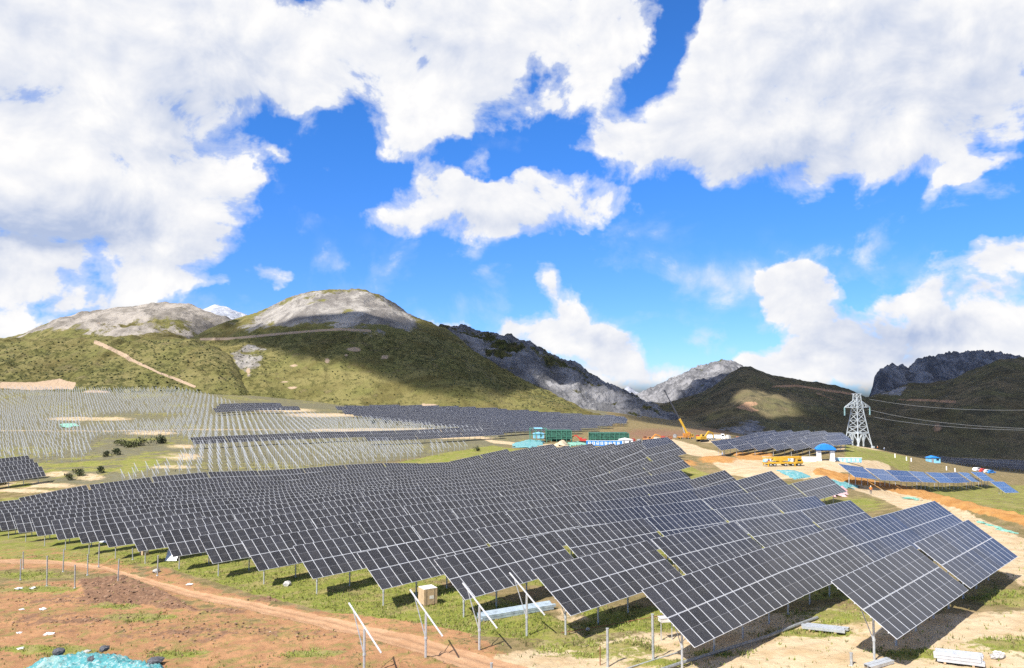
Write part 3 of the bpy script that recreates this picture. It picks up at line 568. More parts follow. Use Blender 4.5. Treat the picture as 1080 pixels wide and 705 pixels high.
# ------------------------------------------------------------------ materials for objects
def module_material(name, tint, scl=1.):
    m, t, b = newmat(name)
    uv = t.n('ShaderNodeUVMap'); uv.uv_map = 'cells'
    s = t.n('ShaderNodeSeparateXYZ'); t.l(uv.outputs[0], s.inputs[0])
    fu = t.m('FRACT', s.outputs[0]); fv = t.m('FRACT', s.outputs[1])
    iu = t.m('FLOOR', s.outputs[0]); iv = t.m('FLOOR', s.outputs[1])
    ri = t.n('ShaderNodeObjectInfo').outputs['Random']
    wn = t.n('ShaderNodeTexWhiteNoise', noise_dimensions='3D'); cb = t.n('ShaderNodeCombineXYZ')
    t.l(iu, cb.inputs[0]); t.l(iv, cb.inputs[1]); t.l(t.m('MULTIPLY', ri, 91.7), cb.inputs[2]); t.l(cb.outputs[0], wn.inputs['Vector'])
    rnd = wn.outputs['Value']
    du = t.m('MINIMUM', fu, t.m('SUBTRACT', 1., fu)); dv = t.m('MINIMUM', fv, t.m('SUBTRACT', 1., fv))
    frame = t.m('MAXIMUM', t.m('LESS_THAN', du, .025), t.m('LESS_THAN', dv, .0125))
    # cell grid (6 x 20 half cells) and the white gap across the middle
    cu = t.m('FRACT', t.m('MULTIPLY', fu, 6.)); cu = t.m('MINIMUM', cu, t.m('SUBTRACT', 1., cu))
    cv = t.m('FRACT', t.m('MULTIPLY', fv, 22.)); cv = t.m('MINIMUM', cv, t.m('SUBTRACT', 1., cv))
    line = t.m('MAXIMUM', t.m('LESS_THAN', cu, .035), t.m('LESS_THAN', cv, .055))
    mid = t.m('LESS_THAN', t.m('ABSOLUTE', t.m('SUBTRACT', fv, .5)), .006)
    pos = t.n('ShaderNodeTexCoord').outputs['Object']; dust = t.noise(pos, 1.3, 5, .65)
    cell = t.mix(rnd, tuple(c * .75 for c in tint), tuple(c * 1.35 for c in tint))
    cell = t.mix(t.ramp(dust, .45, .75, 0, .35), cell, (.085, .078, .072))
    c = t.mix(t.m('MULTIPLY', line, .55), cell, (.075, .078, .088)); c = t.mix(t.m('MULTIPLY', mid, .8), c, (.20, .20, .21))
    c = t.mix(frame, c, (.58, .59, .61))
    t.l(c, b.inputs['Base Color'])
    t.l(t.mix(frame, (.16, .16, .16), (.42, .42, .42)), b.inputs['Roughness'])
    t.l(t.m('MULTIPLY', frame, .25), b.inputs['Metallic'])
    b.inputs['IOR'].default_value = 1.45; b.inputs['Specular IOR Level'].default_value = .34
    return m
M_MOD = module_material("dark_blue_solar_glass", (.027, .027, .032))
M_BACK = mat("module_white_backsheet", (.62, .63, .65), .5)
M_ALU = mat("aluminium_edge", (.74, .75, .77), .4, .3, .08)
M_GALV = mat("galvanised_steel", (.55, .57, .58), .45, .45, .15, 5)
M_RAFT = mat("bright_zinc_steel", (.66, .67, .68), .45, .2, .12, 4)
M_DKST = mat("weathered_grey_steel", (.30, .31, .31), .55, .3, .2, 6)
def num(n): return ["zeroth","first","second","third","fourth","fifth","sixth","seventh","eighth","ninth","tenth","eleventh","twelfth","thirteenth","fourteenth","fifteenth","sixteenth","seventeenth","eighteenth","nineteenth","twentieth","twenty-first"][n]

# ------------------------------------------------------------------ solar tables: 13 x 2 modules on steel posts
NCOL, PW, PH, TILT = 13, 1.154, 2.30, R(35)
TW = NCOL * PW; CZ = 3.4
cT, sT = math.cos(TILT), math.sin(TILT)
def tilt(x, v, w=0.): return Vector((x, v * cT - w * sT, CZ + v * sT + w * cT))     # v up the slope, w off the surface
def add_uv(me, uvs):
    l = me.uv_layers.new(name='cells'); l.data.foreach_set('uv', [c for p in uvs for c in p])
def module_mesh():
    mb = MB(); a, h, k = 1.134 / 2, 2.28 / 2, .0175
    V = [(-a, -h, k), (a, -h, k), (a, h, k), (-a, h, k), (-a, -h, -k), (a, -h, -k), (a, h, -k), (-a, h, -k)]
    mb.add(V, [(0, 1, 2, 3)], 0); mb.add(V, [(7, 6, 5, 4)], 1); mb.add(V, [(0, 4, 5, 1), (1, 5, 6, 2), (2, 6, 7, 3), (3, 7, 4, 0)], 2)
    me = mb.mesh("solar_module", [M_MOD, M_BACK, M_ALU])
    add_uv(me, [(.001, .001), (.999, .001), (.999, .999), (.001, .999)] + [(.5, .25)] * (len(me.loops) - 4)); return me
ME_MODULE = module_mesh()
def array_mesh(name="module_array", cols=NCOL):
    mb = MB(); uvs = []; k = .0175; w = cols * PW
    for c in range(cols):
        for r in range(2):
            x0 = -w / 2 + c * PW + .01; x1 = x0 + PW - .02; v0 = -PH + r * PH + .01; v1 = v0 + PH - .02
            V = [tilt(x0, v0, k), tilt(x1, v0, k), tilt(x1, v1, k), tilt(x0, v1, k), tilt(x0, v0, -k), tilt(x1, v0, -k), tilt(x1, v1, -k), tilt(x0, v1, -k)]
            mb.add(V, [(0, 1, 2, 3)], 0); mb.add(V, [(7, 6, 5, 4)], 1); mb.add(V, [(0, 4, 5, 1), (1, 5, 6, 2), (2, 6, 7, 3), (3, 7, 4, 0)], 2)
            uvs += [(c + .001, r + .001), (c + .999, r + .001), (c + .999, r + .999), (c + .001, r + .999)] + [(c + .5, r + .25)] * 20
    me = mb.mesh(name, [M_MOD, M_BACK, M_ALU]); add_uv(me, uvs); return me
ME_ARRAY = array_mesh()
POSTX = (-5.85, -1.95, 1.95, 5.85)
def frame_mesh():
    mb = MB()
    for v in (-1.75, -.55, .55, 1.75): mb.bar(tilt(-TW / 2, v, -.05), tilt(TW / 2, v, -.05), .06, .06)
    for x in POSTX: mb.bar(tilt(x, -2.0, -.13), tilt(x, 2.0, -.13), .07, .10)
    return mb.mesh("support_frame", M_GALV)
def post_mesh(far=False):
    mb = MB(); mb.tube((0, 0, -1.6), (0, 0, CZ - .18), .075, 8); return mb.mesh("post", M_GALV)
def rafter_mesh():
    mb = MB(); mb.bar(tilt(0, -2.0, -.13), tilt(0, 2.0, -.13), .07, .10); return mb.mesh("rafter", M_GALV)
def brace_mesh():
    mb = MB(); mb.bar((0, .02, 1.25), tilt(0, 1.25, -.16), .045); mb.bar((0, .02, 1.55), tilt(0, -1.2, -.16), .045); mb.tube((0, 0, 1.2), (0, 0, 1.35), .10, 8)
    return mb.mesh("brace", M_GALV)
def purlin_mesh():
    mb = MB(); mb.bar((-TW / 2, 0, 0), (TW / 2, 0, 0), .06, .06); return mb.mesh("purlin", M_GALV)
ME_FRAME, ME_POST, ME_RAFTER, ME_BRACE, ME_PURLIN = frame_mesh(), post_mesh(), rafter_mesh(), brace_mesh(), purlin_mesh()
def whole_mesh():
    mb = MB(); me = array_mesh("solar_table"); n0 = len(me.loops)
    bmx = MB()
    for x in POSTX:
        bmx.tube((x, 0, -1.6), (x, 0, CZ - .18), .09, 5); bmx.bar(tilt(x, -2, -.13), tilt(x, 2, -.13), .08, .1)
    bmx.bar(tilt(-TW / 2, -1.2, -.05), tilt(TW / 2, -1.2, -.05), .06); bmx.bar(tilt(-TW / 2, 1.2, -.05), tilt(TW / 2, 1.2, -.05), .06)
    for v in me.vertices: mb.v.append(tuple(v.co))
    for p in me.polygons: mb.f.append(tuple(p.vertices)); mb.mi.append(p.material_index)
    mb.add(bmx.v, bmx.f, 3); uvs = [tuple(d.uv) for d in me.uv_layers[0].data]
    out = mb.mesh("solar_table", [M_MOD, M_BACK, M_ALU, M_GALV]); add_uv(out, uvs + [(.5, .25)] * (len(out.loops) - len(uvs))); return out
ME_WHOLE = whole_mesh()
def place_on_ground(o, x, y, rz, half=6.):
    ex, ey = math.cos(rz), math.sin(rz)
    za, zb = (float(gz(x + ex * q, y + ey * q)) for q in (-half, half))
    o.location = (x, y, (za + zb) / 2 * .5 + float(gz(x, y)) * .5); o.rotation_euler = (R(random.gauss(0, .45)), -math.atan2(zb - za, 2 * half) + R(random.gauss(0, .2)), rz + R(random.gauss(0, .3)))
RZ = math.atan2(EY, EX)
N_TABLES = 0
GT = 'solar tables of the solar farm'
def table(x, y, label, tier, rz=RZ, group=GT, dz=0):
    """tier 0: every module a part; 1: the module field is one part; 2: a single mesh (far away)."""
    global N_TABLES; N_TABLES += 1
    if tier == 2:
        o = link("solar_table", ME_WHOLE); tag(o, label, "solar table", group); place_on_ground(o, x, y, rz); o.location.z += dz; return o
    o = thing("solar_table", label, "solar table", (0, 0, 0), 0, group); place_on_ground(o, x, y, rz)
    if tier == 0:
        for r in range(2):
            for c in range(NCOL):
                q = link("solar_module", ME_MODULE, o); q.location = tilt(-TW / 2 + (c + .5) * PW, -PH / 2 + r * PH)
                q.rotation_euler = (TILT + R(random.gauss(0, .18)), R(random.gauss(0, .18)), 0)
        for v in (-1.75, -.55, .55, 1.75):
            q = link("purlin", ME_PURLIN, o); q.location = tilt(0, v, -.05); q.rotation_euler = (TILT, 0, 0)
        for xx in POSTX:
            q = link("post", ME_POST, o); q.location = (xx, 0, 0)
            k = link("brace", ME_BRACE, q); k2 = link("rafter", ME_RAFTER, o); k2.location = (xx, 0, 0)
    else:
        link("module_array", ME_ARRAY, o); link("support_frame", ME_FRAME, o)
        for xx in POSTX: q = link("post", ME_POST, o); q.location = (xx, 0, 0)
    return o
# rows of the main field: (lower left corner x, y, tables, gap)
ROWS = [(22.1, 46.6, 2, .4), (10.8, 47.9, 4, .0), (4.2, 57.1, 4, .5), (-3.8, 64.8, 5, .5), (-11.5, 71.2, 7, .3), (-19.2, 78.3, 7, .2)]
for k in range(1, 15):
    ROWS.append((-19.17 - 7.55 * k, 78.3 + 7.14 * k, [7, 7, 8, 9, 11, 13, 14, 14, 15, 16, 17, 18, 19, 19][k - 1], .3))
MAINT = []
for ri, (lx, ly, nt_, gap) in enumerate(ROWS):
    for i in range(nt_):
        s = i * (TW + gap) + TW / 2
        x = lx + EX * s + NX * 1.884; y = ly + EY * s + NY * 1.884
        px, py = proj(x, y, float(gz(x, y)) + CZ); d = math.hypot(x, y)
        if px < -70 or y > 318 or px > 1150: continue
        if ri >= 10 and px > 700: continue
        if ri >= 13 and px > 560 + 12 * (20 - ri) : continue
        MAINT.append((ri, i, x, y, px, d))
last = {}
first = {}
for ri, i, *_ in MAINT: last[ri] = max(last.get(ri, 0), i); first[ri] = min(first.get(ri, 99), i)
for ri, i, x, y, px, d in MAINT:
    row = num(ri + 1); n_ = last[ri]; k = i - first[ri]
    rowt = "front row at the lower right" if ri == 0 else f"{row} row from the front"
    if k == 0: lb = f"dark solar table at the near left end of the {rowt}"
    elif i == n_: lb = f"dark solar table at the far right end of the {rowt}"
    else: lb = f"dark solar table, {num(k + 1)} from left end of the {rowt}"
    if ri == 0: lb = ["blue black solar table overhanging its shadow, nearest of all, left half of the front row", "blue reflecting solar table beside the pale road, right half of the front row"][i]
    table(x, y, lb, 0 if d < 92 else 1)
# a row of bluish tables stepping down the right shoulder
def field_row(px, py, d, n, lab, tier=1, gap=.6, i0=0, group=GT):
    p = P(px, py, d)
    for i in range(i0, n):
        s = i * (TW + gap) + TW / 2; x = p.x + EX * s; y = p.y + EY * s
        o = table(x, y, lab(i, n), tier, RZ + R((0, 3, -2, 2, 1, -2, 3, 1)[i % 8]), group=group); o.rotation_euler[1] += R((0, 1, -1, 1, 0, -1, 2, 1)[i % 8])
field_row(892, 512, 179, 8, lambda i, n: f"pale blue solar table, {num(i + 1)} from left in the row beyond the white road")
field_row(1052, 518, 215, 1, lambda i, n: "whitish solar table standing alone at the right end behind the grassy verge")
for k in range(6):
    p = P(755 + 19.3 * k, 482, 250 - 3.6 * k)
    for i in range(3 if k < 5 else 2):
        s = i * (TW + .05) + TW / 2
        table(p.x + EX * s, p.y + EY * s, f"grey solar table, {num(i + 1)} from left in {num(k + 1)} row of the block behind gate", 1)
p0 = P(202, 471, 332)
for i in range(11):
    s = i * 15.3 + 7.5; table(p0.x + EX * s, p0.y + EY * s, f"dark solar table, {num(i + 1)} from left in the long strip among bare frames", 2)
p0 = P(385, 472, 372)
for i in range(6):
    s = i * 15.3 + 7.5; table(p0.x + EX * s, p0.y + EY * s, f"dark solar table, {num(i + 1)} from left in the short strip before the long one", 2)
for j in range(4):
    p0 = P(47 - 5 * j, 507 - 5.2 * j, 243 + 9.5 * j)
    for i in range(2): table(p0.x - EX * (7.5 + 15.3 * i), p0.y - EY * (7.5 + 15.3 * i), f"dark blue solar table, {['right','left'][i]} in {num(j + 1)} row of the isolated left meadow block", 2)
for j in range(3):
    p0 = P(226 + 3 * j, 439 - 3.2 * j, 505 + 14 * j)
    for i in range(3 if j else 4): table(p0.x + EX * (7.5 + 15.3 * i), p0.y + EY * (7.5 + 15.3 * i), f"slate solar table, {num(i + 1)} from left, {num(j + 1)} row of patch under the foothill", 2)
# the far dark strip under the rounded hill and the shaded block in the right valley
FAR = []
def far_block(poly, d0, d1, pitch=10.4):
    xs = []
    cx = [(px - CX) / F * d for px in (min(p[0] for p in poly), max(p[0] for p in poly)) for d in (d0, d1)]
    us = []
    for x in (min(cx), max(cx)):
        for y in (d0, d1): us.append((x * EX + y * EY, x * NX + y * NY))
    u0, u1 = min(u[0] for u in us), max(u[0] for u in us); v0, v1 = min(u[1] for u in us), max(u[1] for u in us)
    U, V = np.meshgrid(np.arange(u0, u1, 15.2), np.arange(v0, v1, pitch)); X = U * EX + V * NX; Y = U * EY + V * NY
    ok = (Y > d0) & (Y < d1); X = X[ok]; Y = Y[ok]; Z = gz(X, Y)
    a, b = proj(X, Y, Z + 2.); ok = inpoly(a, b, poly)
    return list(zip(X[ok], Y[ok]))
FARP = far_block([(362,432),(400,430.5),(470,430.5),(560,436),(618,440.5),(655,441),(660,446),(640,450),(600,456),(560,457),(500,456),(430,448),(375,441)], 440, 690)
FARR = far_block([(1000,487),(1020,483),(1080,481),(1150,481),(1150,499),(1045,497),(1018,494)], 500, 640, 9.0)
FARP.sort(key=lambda q: q[1])
room = max(0, 298 - N_TABLES)
print("tables individual", N_TABLES, "far strip", len(FARP), "right valley", len(FARR), "room", room)
for x, y in FARP[:room]: table(x, y, "small slate grey solar table along the near edge of the dark far strip", 2, group='solar tables along the near edge of the far strip')
def stuff_tables(lst, name, label, cat, turn=None):
    """the rest of the tables as one object"""
    src = ME_WHOLE; nv = len(src.vertices); co = np.empty(nv * 3); src.vertices.foreach_get('co', co); co = co.reshape(-1, 3)
    faces = [tuple(p.vertices) for p in src.polygons]; mi = [p.material_index for p in src.polygons]; uv = [tuple(d.uv) for d in src.uv_layers[0].data]
    V = []; Fc = []; MI = []; UV = []
    for j, (x, y) in enumerate(lst):
        tmp = bpy.data.objects.new("tmp", None); place_on_ground(tmp, x, y, RZ - (R(50) if j >= turn else 0)); M = Matrix.LocRotScale(tmp.location, tmp.rotation_euler, None); bpy.data.objects.remove(tmp)
        A = np.array(M); q = co @ A[:3, :3].T + A[:3, 3]; V += [tuple(v) for v in q]
        Fc += [tuple(i + j * nv for i in f) for f in faces]; MI += mi; UV += [(u + 13 * (j % 50), v) for u, v in uv]
    me = bpy.data.meshes.new(name); me.from_pydata(V, [], Fc)
    for m in (M_MOD, M_BACK, M_ALU, M_GALV): me.materials.append(m)
    me.polygons.foreach_set('material_index', MI); add_uv(me, UV)
    return tag(link(name, me), label, cat, kind='stuff')
if FARP[room:] or FARR: stuff_tables(FARP[room:] + FARR, "far_solar_tables", "distant mass of dark solar tables in the far strip and shaded right valley", "solar tables", max(0, len(FARP) - room))

# ------------------------------------------------------------------ bare steel support frames
def rack_parts():
    a = MB(); a.tube((0, 0, -1.2), (0, 0, 3.02), .085, 6)
    b = MB(); b.bar((0, -2.15 * cT, 3.1 - 2.15 * sT), (0, 2.15 * cT, 3.1 + 2.15 * sT), .075, .08)
    c = MB(); c.bar((0, .03, 1.35), (0, 1.5 * cT, 3.05 + 1.5 * sT), .05); c.tube((0, 0, 1.28), (0, 0, 1.42), .115, 8)
    return a, b, c
ra, rb, rc = rack_parts()
ME_RP, ME_RB, ME_RC = ra.mesh("post", M_GALV), rb.mesh("rafter", M_RAFT), rc.mesh("brace", M_GALV)
def rack(x, y, label, z=None, group='foreground support frames'):
    o = thing("support_frame", label, "support frame", at(x, y) if z is None else (x, y, z), RZ + R(random.gauss(0, 1.)), group)
    link("post", ME_RP, o); link("rafter", ME_RB, o); link("brace", ME_RC, o); return o
for (px, py), lb in zip([(384, 713), (449, 694.5), (505.6, 685.6), (555.6, 671)],
        ["bare post with a slanted white rail at the bottom edge left of the other three", "bare post with a slanted white rail on the dirt track below the carton",
         "bare post with a slanted white rail left of the grey steel bundle", "bare post with a slanted white rail in front of the grey steel bundle"]):
    g = G(px, py); rack(g.x, g.y, lb)
for w in (.16,):
    M_RACK = mat('weathered_zinc_frame', (.47, .49, .51), .5, .2, .15, 2); wm = MB(); wm.bar((0, 0, -.6), (0, 0, 3.0), .10); wm.bar((0, -2.15 * cT, 3.1 - 2.15 * sT), (0, 2.15 * cT, 3.1 + 2.15 * sT), .11, .10); wm.bar((0, .03, 1.35), (0, 1.5 * cT, 3.05 + 1.5 * sT), .06)
    ME_RW = wm.mesh("support_frame", M_RACK)
def rack_field(poly, d0, d1, sp=3.9, pitch=10.4, drop=.04):
    cx = [(px - CX) / F * d for px in (min(p[0] for p in poly), max(p[0] for p in poly)) for d in (d0, d1)]
    us = [(x * EX + y * EY, x * NX + y * NY) for x in (min(cx), max(cx)) for y in (d0, d1)]
    U, V = np.meshgrid(np.arange(min(u[0] for u in us), max(u[0] for u in us), sp), np.arange(min(u[1] for u in us), max(u[1] for u in us), pitch))
    ph = np.floor(V / pitch); U = U + (ph % 3) * 1.1 + RS.normal(0, .12, U.shape); V = V + RS.normal(0, .25, V.shape); X = U * EX + V * NX; Y = U * EY + V * NY
    ok = (Y > d0) & (Y < d1); X = X[ok]; Y = Y[ok]; Z = gz(X, Y); a, b = proj(X, Y, Z + 1.)
    ok = inpoly(a, b, poly) & (RS.rand(len(a)) > drop)
    return list(zip(X[ok], Y[ok], Z[ok], a[ok], b[ok]))
RA = rack_field([(198,474),(300,468),(400,468),(504,465),(505,470),(425,486),(300,500),(130,512),(112,507),(190,490)], 225, 372, sp=3.3, pitch=9.)
RB_ = rack_field([(-30,412),(60,410),(150,404),(215,417),(260,431),(345,441),(430,446),(512,455),(505,460),(420,462),(300,465),(205,470),(190,461),(110,461),(92,470),(98,482),(60,487),(-30,488)], 285, 660, sp=3.2, pitch=8.6, drop=.06)
RB_ = [r for r in RB_ if not (inpoly(np.array([r[3]]), np.array([r[4]]), [(218,441),(228,430),(300,424),(300,434)])[0] or inpoly(np.array([r[3]]), np.array([r[4]]), [(85,450),(110,438),(160,438),(200,441),(170,447)])[0])]
RALL = sorted(RA + RB_, key=lambda r: r[1]); print("racks", len(RA), len(RB_))
for i, (x, y, z, a, b) in enumerate(RALL):
    if i >= 290: break
    o = link("support_frame", ME_RW); o.location = (x, y, z); o.rotation_euler = (0, 0, RZ)
    tag(o, "bare white steel support frame in the open rows behind the main panel field", "support frame", "bare frames behind the main panel field")
def merge_copies(src_me, xf, name, mats):
    nv = len(src_me.vertices); co = np.empty(nv * 3); src_me.vertices.foreach_get('co', co); co = co.reshape(-1, 3)
    fs = np.array([tuple(p.vertices) for p in src_me.polygons if True], dtype=object)
    V = []; Fc = []; mi0 = [p.material_index for p in src_me.polygons]
    for j, (loc, rz, s) in enumerate(xf):
        c_, s_ = math.cos(rz), math.sin(rz); q = co * s
        V.append(np.stack([q[:, 0] * c_ - q[:, 1] * s_ + loc[0], q[:, 0] * s_ + q[:, 1] * c_ + loc[1], q[:, 2] + loc[2]], -1))
        Fc += [tuple(int(i) + j * nv for i in f) for f in fs]
    me = bpy.data.meshes.new(name); me.from_pydata(np.concatenate(V).tolist(), [], Fc)
    for m in mats: me.materials.append(m)
    me.polygons.foreach_set('material_index', mi0 * len(xf)); return me
if len(RALL) > 290:
    tag(link("far_support_frames", merge_copies(ME_RW, [((x, y, z), RZ, 1) for x, y, z, a, b in RALL[290:]], "far_support_frames", [M_RACK])),
        "distant mass of bare white support frames climbing the left hillside", "support frames", kind='stuff')

# ------------------------------------------------------------------ ground posts in the foreground
M_POST = mat("grey_ground_post", (.42, .43, .42), .5, .3, .2, 4); M_RUST = mat("rusty_rod", (.25, .10, .05), .8, 0, .3, 6)
def ground_post(px, yt, yb, lab, r=.08, m=None, name="ground_post"):
    g = G(px, yb); h = (yb - yt) / F * g.y * 1.01
    o = thing(name, lab, "post", g, random.random() * 3, 'bare ground posts in the foreground'); o.rotation_euler = (R(random.gauss(0, 1)), R(random.gauss(0, 1)), 0)
    a = MB(); a.tube((0, 0, -.6), (0, 0, h), r, 10); a.build("post_shaft", m or M_POST, o)
    if r > .05:
        b = MB(); b.tube((0, 0, h - .001), (0, 0, h + .03), r * 1.25, 10); b.tube((0, 0, .02), (0, 0, .09), r * 2.1, 10, 0, r * 1.3); b.build("flange", m or M_POST, o)
    return o
for px, yt, yb, lb in [(21.5,591,612,"grey post standing in the left green patch, leftmost of the loose posts"),(24.3,583,600.5,"slim grey post on the orange track just behind the leftmost post"),
    (49.4,588,618.5,"tall grey post in front of the green patch with white litter"),(66.5,580.5,603.5,"thin grey post standing on the upper edge of the orange track"),
    (79,597,620.5,"grey post at the left foot of the turned brown soil heap"),(92.3,586,607,"grey post on the track behind the brown soil heap"),
    (104,574,597.5,"slim pale post on grass beyond the track, below the row ends"),(124.5,591,613.5,"grey post beside the track at the right end of the brown heap"),
    (140,579,590.5,"short pale post near the small carton on the grass"),(166,587,607.5,"greenish grey post on the grass below the tilted loose module"),
    (641,665.5,705,"stout grey post with flat top at the lower edge beside the rusty rod"),(689,650.5,697,"tall grey post in front of the white cabinet"),
    (518.5,700.5,712,"post stump cut by the bottom edge of the picture"),(898,690,703,"short pale peg left of the front table's first post")]:
    ground_post(px, yt, yb, lb, .085 if px > 500 else .075)
ground_post(633, 682.5, 703, "thin rusty rod stuck in the sand beside a stout grey post", .035, M_RUST, "rod")

# ------------------------------------------------------------------ cartons, loose modules, bundles, cabinet, pipes
M_CARD = mat("brown_cardboard", (.50, .36, .21), .85, 0, .12, 3); M_WOOD = mat("raw_pallet_wood", (.45, .31, .18), .85, 0, .25, 5); M_FILM = mat("white_wrap_film", (.75, .72, .66), .4)
M_STRAP = mat("dark_strap", (.06, .06, .06), .5)
def carton(px, py, w, d, h, rz, lab):
    g = G(px, py); o = thing("pallet_carton", lab, "carton", g, rz)
    b = MB(); b.box((0, 0, .15 + h / 2), (w, d, h)); b.build("carton_box", M_CARD, o)
    t = MB(); t.box((0, 0, .15 + h + .02), (w * 1.01, d * 1.01, .035)); t.build("lid", M_FILM, o)
    s = MB()
    for q in (-.3, .3):
        s.box((q * w, -d / 2 - .006, .15 + h / 2), (.03, .008, h)); s.box((w / 2 + .006, q * d, .15 + h / 2), (.008, .03, h))
    s.build("strap", M_STRAP, o)
    p = MB()
    for q in (-.42, 0, .42): p.box((0, q * d, .05), (w * 1.04, .12, .1))
    for i in range(5): p.box((-.42 * w + i * .21 * w, 0, .125), (.14, d * 1.04, .03))
    p.build("pallet", M_WOOD, o)
    l = MB(); l.box((.1, -d / 2 - .004, .15 + h * .45), (.42, .006, .3)); l.build("paper_label", M_FILM, o); return o
carton(451, 637.5, 1.3, 1.25, 1.35, RZ + R(-15), "tall brown carton on a pallet in the shade of the fifth row")
carton(152, 586, .9, .9, .95, RZ + R(5), "small tan carton on the grass among the far left row ends")
M_GREYB = mat("grey_back_sheet", (.50, .54, .60), .35, 0, .1)
def loose_module(px, py, w, h, tilt_deg, rz, lab):
    g = G(px, py); o = thing("loose_module", lab, "solar module", g, rz); T = R(tilt_deg)
    Mx = Matrix.Translation((0, 0, .1)) @ Matrix.Rotation(T, 4, 'X')
    a = MB(); V = [Mx @ Vector(v) for v in [(-w/2,0,-.02),(w/2,0,-.02),(w/2,h,-.02),(-w/2,h,-.02),(-w/2,0,.02),(w/2,0,.02),(w/2,h,.02),(-w/2,h,.02)]]
    a.add(V, [(0,3,2,1),(4,5,6,7),(0,1,5,4),(1,2,6,5),(2,3,7,6),(3,0,4,7)]); a.build("panel_sheet", M_GREYB, o)
    f = MB()
    for p, q in (((-w/2,0,.02),(w/2,0,.02)),((w/2,0,.02),(w/2,h,.02)),((w/2,h,.02),(-w/2,h,.02)),((-w/2,h,.02),(-w/2,0,.02))): f.bar(Mx @ Vector(p), Mx @ Vector(q), .05)
    f.build("edge_frame", M_ALU, o)
    s = MB(); top = Mx @ Vector((0, h, 0))
    for q in (-w * .4, w * .4): s.bar((q, top.y - .05, top.z - .03), (q, top.y + .35, 0), .06)
    s.box((0, top.y + .2, .25), (w * .9, .3, .5)); s.build("prop_stand", M_DKST, o); return o
loose_module(180, 592.5, 1.5, 1.6, 55, R(0), "pale grey loose module tilted on a stand by the left row ends")
loose_module(109, 573, 1.6, 1.3, 38, R(-15), "low grey loose module leaning on the grass under a far left table")
def bundle(p0, p1, n, layers, w, h, m, lab, name="steel_bundle", cat="steel bundle"):
    a = at(p0.x, p0.y); b = at(p1.x, p1.y); mid = (a + b) / 2; d = b - a; L = d.length
    o = thing(name, lab, cat, mid, math.atan2(d.y, d.x)); o.rotation_euler[1] = -math.atan2(d.z, math.hypot(d.x, d.y))
    for q in (-.3, .3):
        s = MB(); s.box((q * L, 0, .05), (.12, n * w * 1.15, .1)); s.build("timber_bearer", M_WOOD, o)
    for l in range(layers):
        for i in range(n):
            r = MB(); x0 = random.uniform(-.12, .12); y = (i - (n - 1) / 2) * w * 1.06 + random.uniform(-.01, .01); z = .1 + h * (l + .5) + .006 * l
            r.box((x0, y, z + h * .40), (L, w * .96, h * .16)); r.box((x0, y - w * .42, z - h * .06), (L, w * .1, h * .76)); r.box((x0, y + w * .42, z - h * .06), (L, w * .1, h * .76))
            r.build("channel_rail", m, o)
    return o
bundle(G(988, 697), G(1038, 703), 3, 3, .30, .17, mat("dull_bright_steel", (.62, .63, .65), .4, .35, .12, 3), "bright stack of steel channels on timbers at the lower right corner")
bundle(G(848, 663), G(893, 668), 3, 1, .34, .20, M_GALV, "flat grey bundle of steel rails on the ground between the first two rows")
bundle(G(505, 655), G(582, 642), 4, 2, .30, .20, mat("pale_blue_grey_steel", (.42, .50, .55), .45, .2), "long blue grey bundle of steel beams lying under the third row")
bundle(G(916, 707), G(940, 700), 2, 1, .3, .2, M_GALV, "short grey bundle of rails cut by the bottom edge below the front table")
g = G(703, 674); o = thing("combiner_box", "white flat cabinet fixed beside the first post of the second row", "cabinet", g, RZ + R(-35))
b = MB(); b.box((0, 0, 1.35), (1.0, .55, .28)); b.build("housing", M_FILM, o); b = MB(); b.box((0, 0, 1.505), (1.08, .62, .03)); b.build("lid", M_RAFT, o)
b = MB()
for q in (-.4, .4): b.bar((q, 0, -.2), (q, 0, 1.21), .06)
b.build("stand", M_GALV, o)
def pipe(pix, r, m, lab, name="ground_pipe", lift=0.):
    pts = [G(*p) for p in pix]; out = []
    for a, b in zip(pts[:-1], pts[1:]):
        for k in range(8):
            q = a.lerp(b, k / 8); out.append(at(q.x, q.y) + Vector((0, 0, r + lift + .06)))
    out.append(pts[-1] + Vector((0, 0, r + .06)))
    mb = MB(); mb.path(out, r, 8); return tag(mb.build(name, m), lab, "pipe")
pipe([(672,718),(715,703.5),(760,689.5),(810,674),(840,662),(862,654)], .11, M_DKST, "long grey pipe lying on the sand below the second row")
pipe([(655,709),(690,698),(715,690)], .05, M_POST, "thin grey conduit on the sand at the foot of the tall post")
pipe([(592,669),(640,661),(700,650)], .03, M_RUST, "thin brown rod on the grass between the second and third rows")

# ------------------------------------------------------------------ nets, tarps, heaps, litter
def net_material(name, c1, c2, alpha_lines=False):
    m, t, b = newmat(name); pos = t.n('ShaderNodeNewGeometry').outputs['Position']
    n = t.noise(pos, 1.6, 6, .7); n2 = t.noise(pos, .35, 4, .6)
    c = t.mix(t.ramp(n, .35, .65), c1, c2); c = t.mix(t.ramp(n2, .55, .75, 0, .6), c, (.55, .50, .38))
    c = t.mix(t.ramp(t.noise(pos, 3.2, 5, .7), .50, .60, 0, .8), c, (.36, .44, .43)); c = t.mix(t.ramp(t.noise(pos, 2.3, 5, .7), .60, .66, 0, .85), c, (.12, .12, .11))
    t.l(c, b.inputs['Base Color']); b.inputs['Roughness'].default_value = .8
    bp = t.n('ShaderNodeBump'); bp.inputs['Strength'].default_value = .9; bp.inputs['Distance'].default_value = .2; t.l(n, bp.inputs['Height']); t.l(bp.outputs[0], b.inputs['Normal']); return m
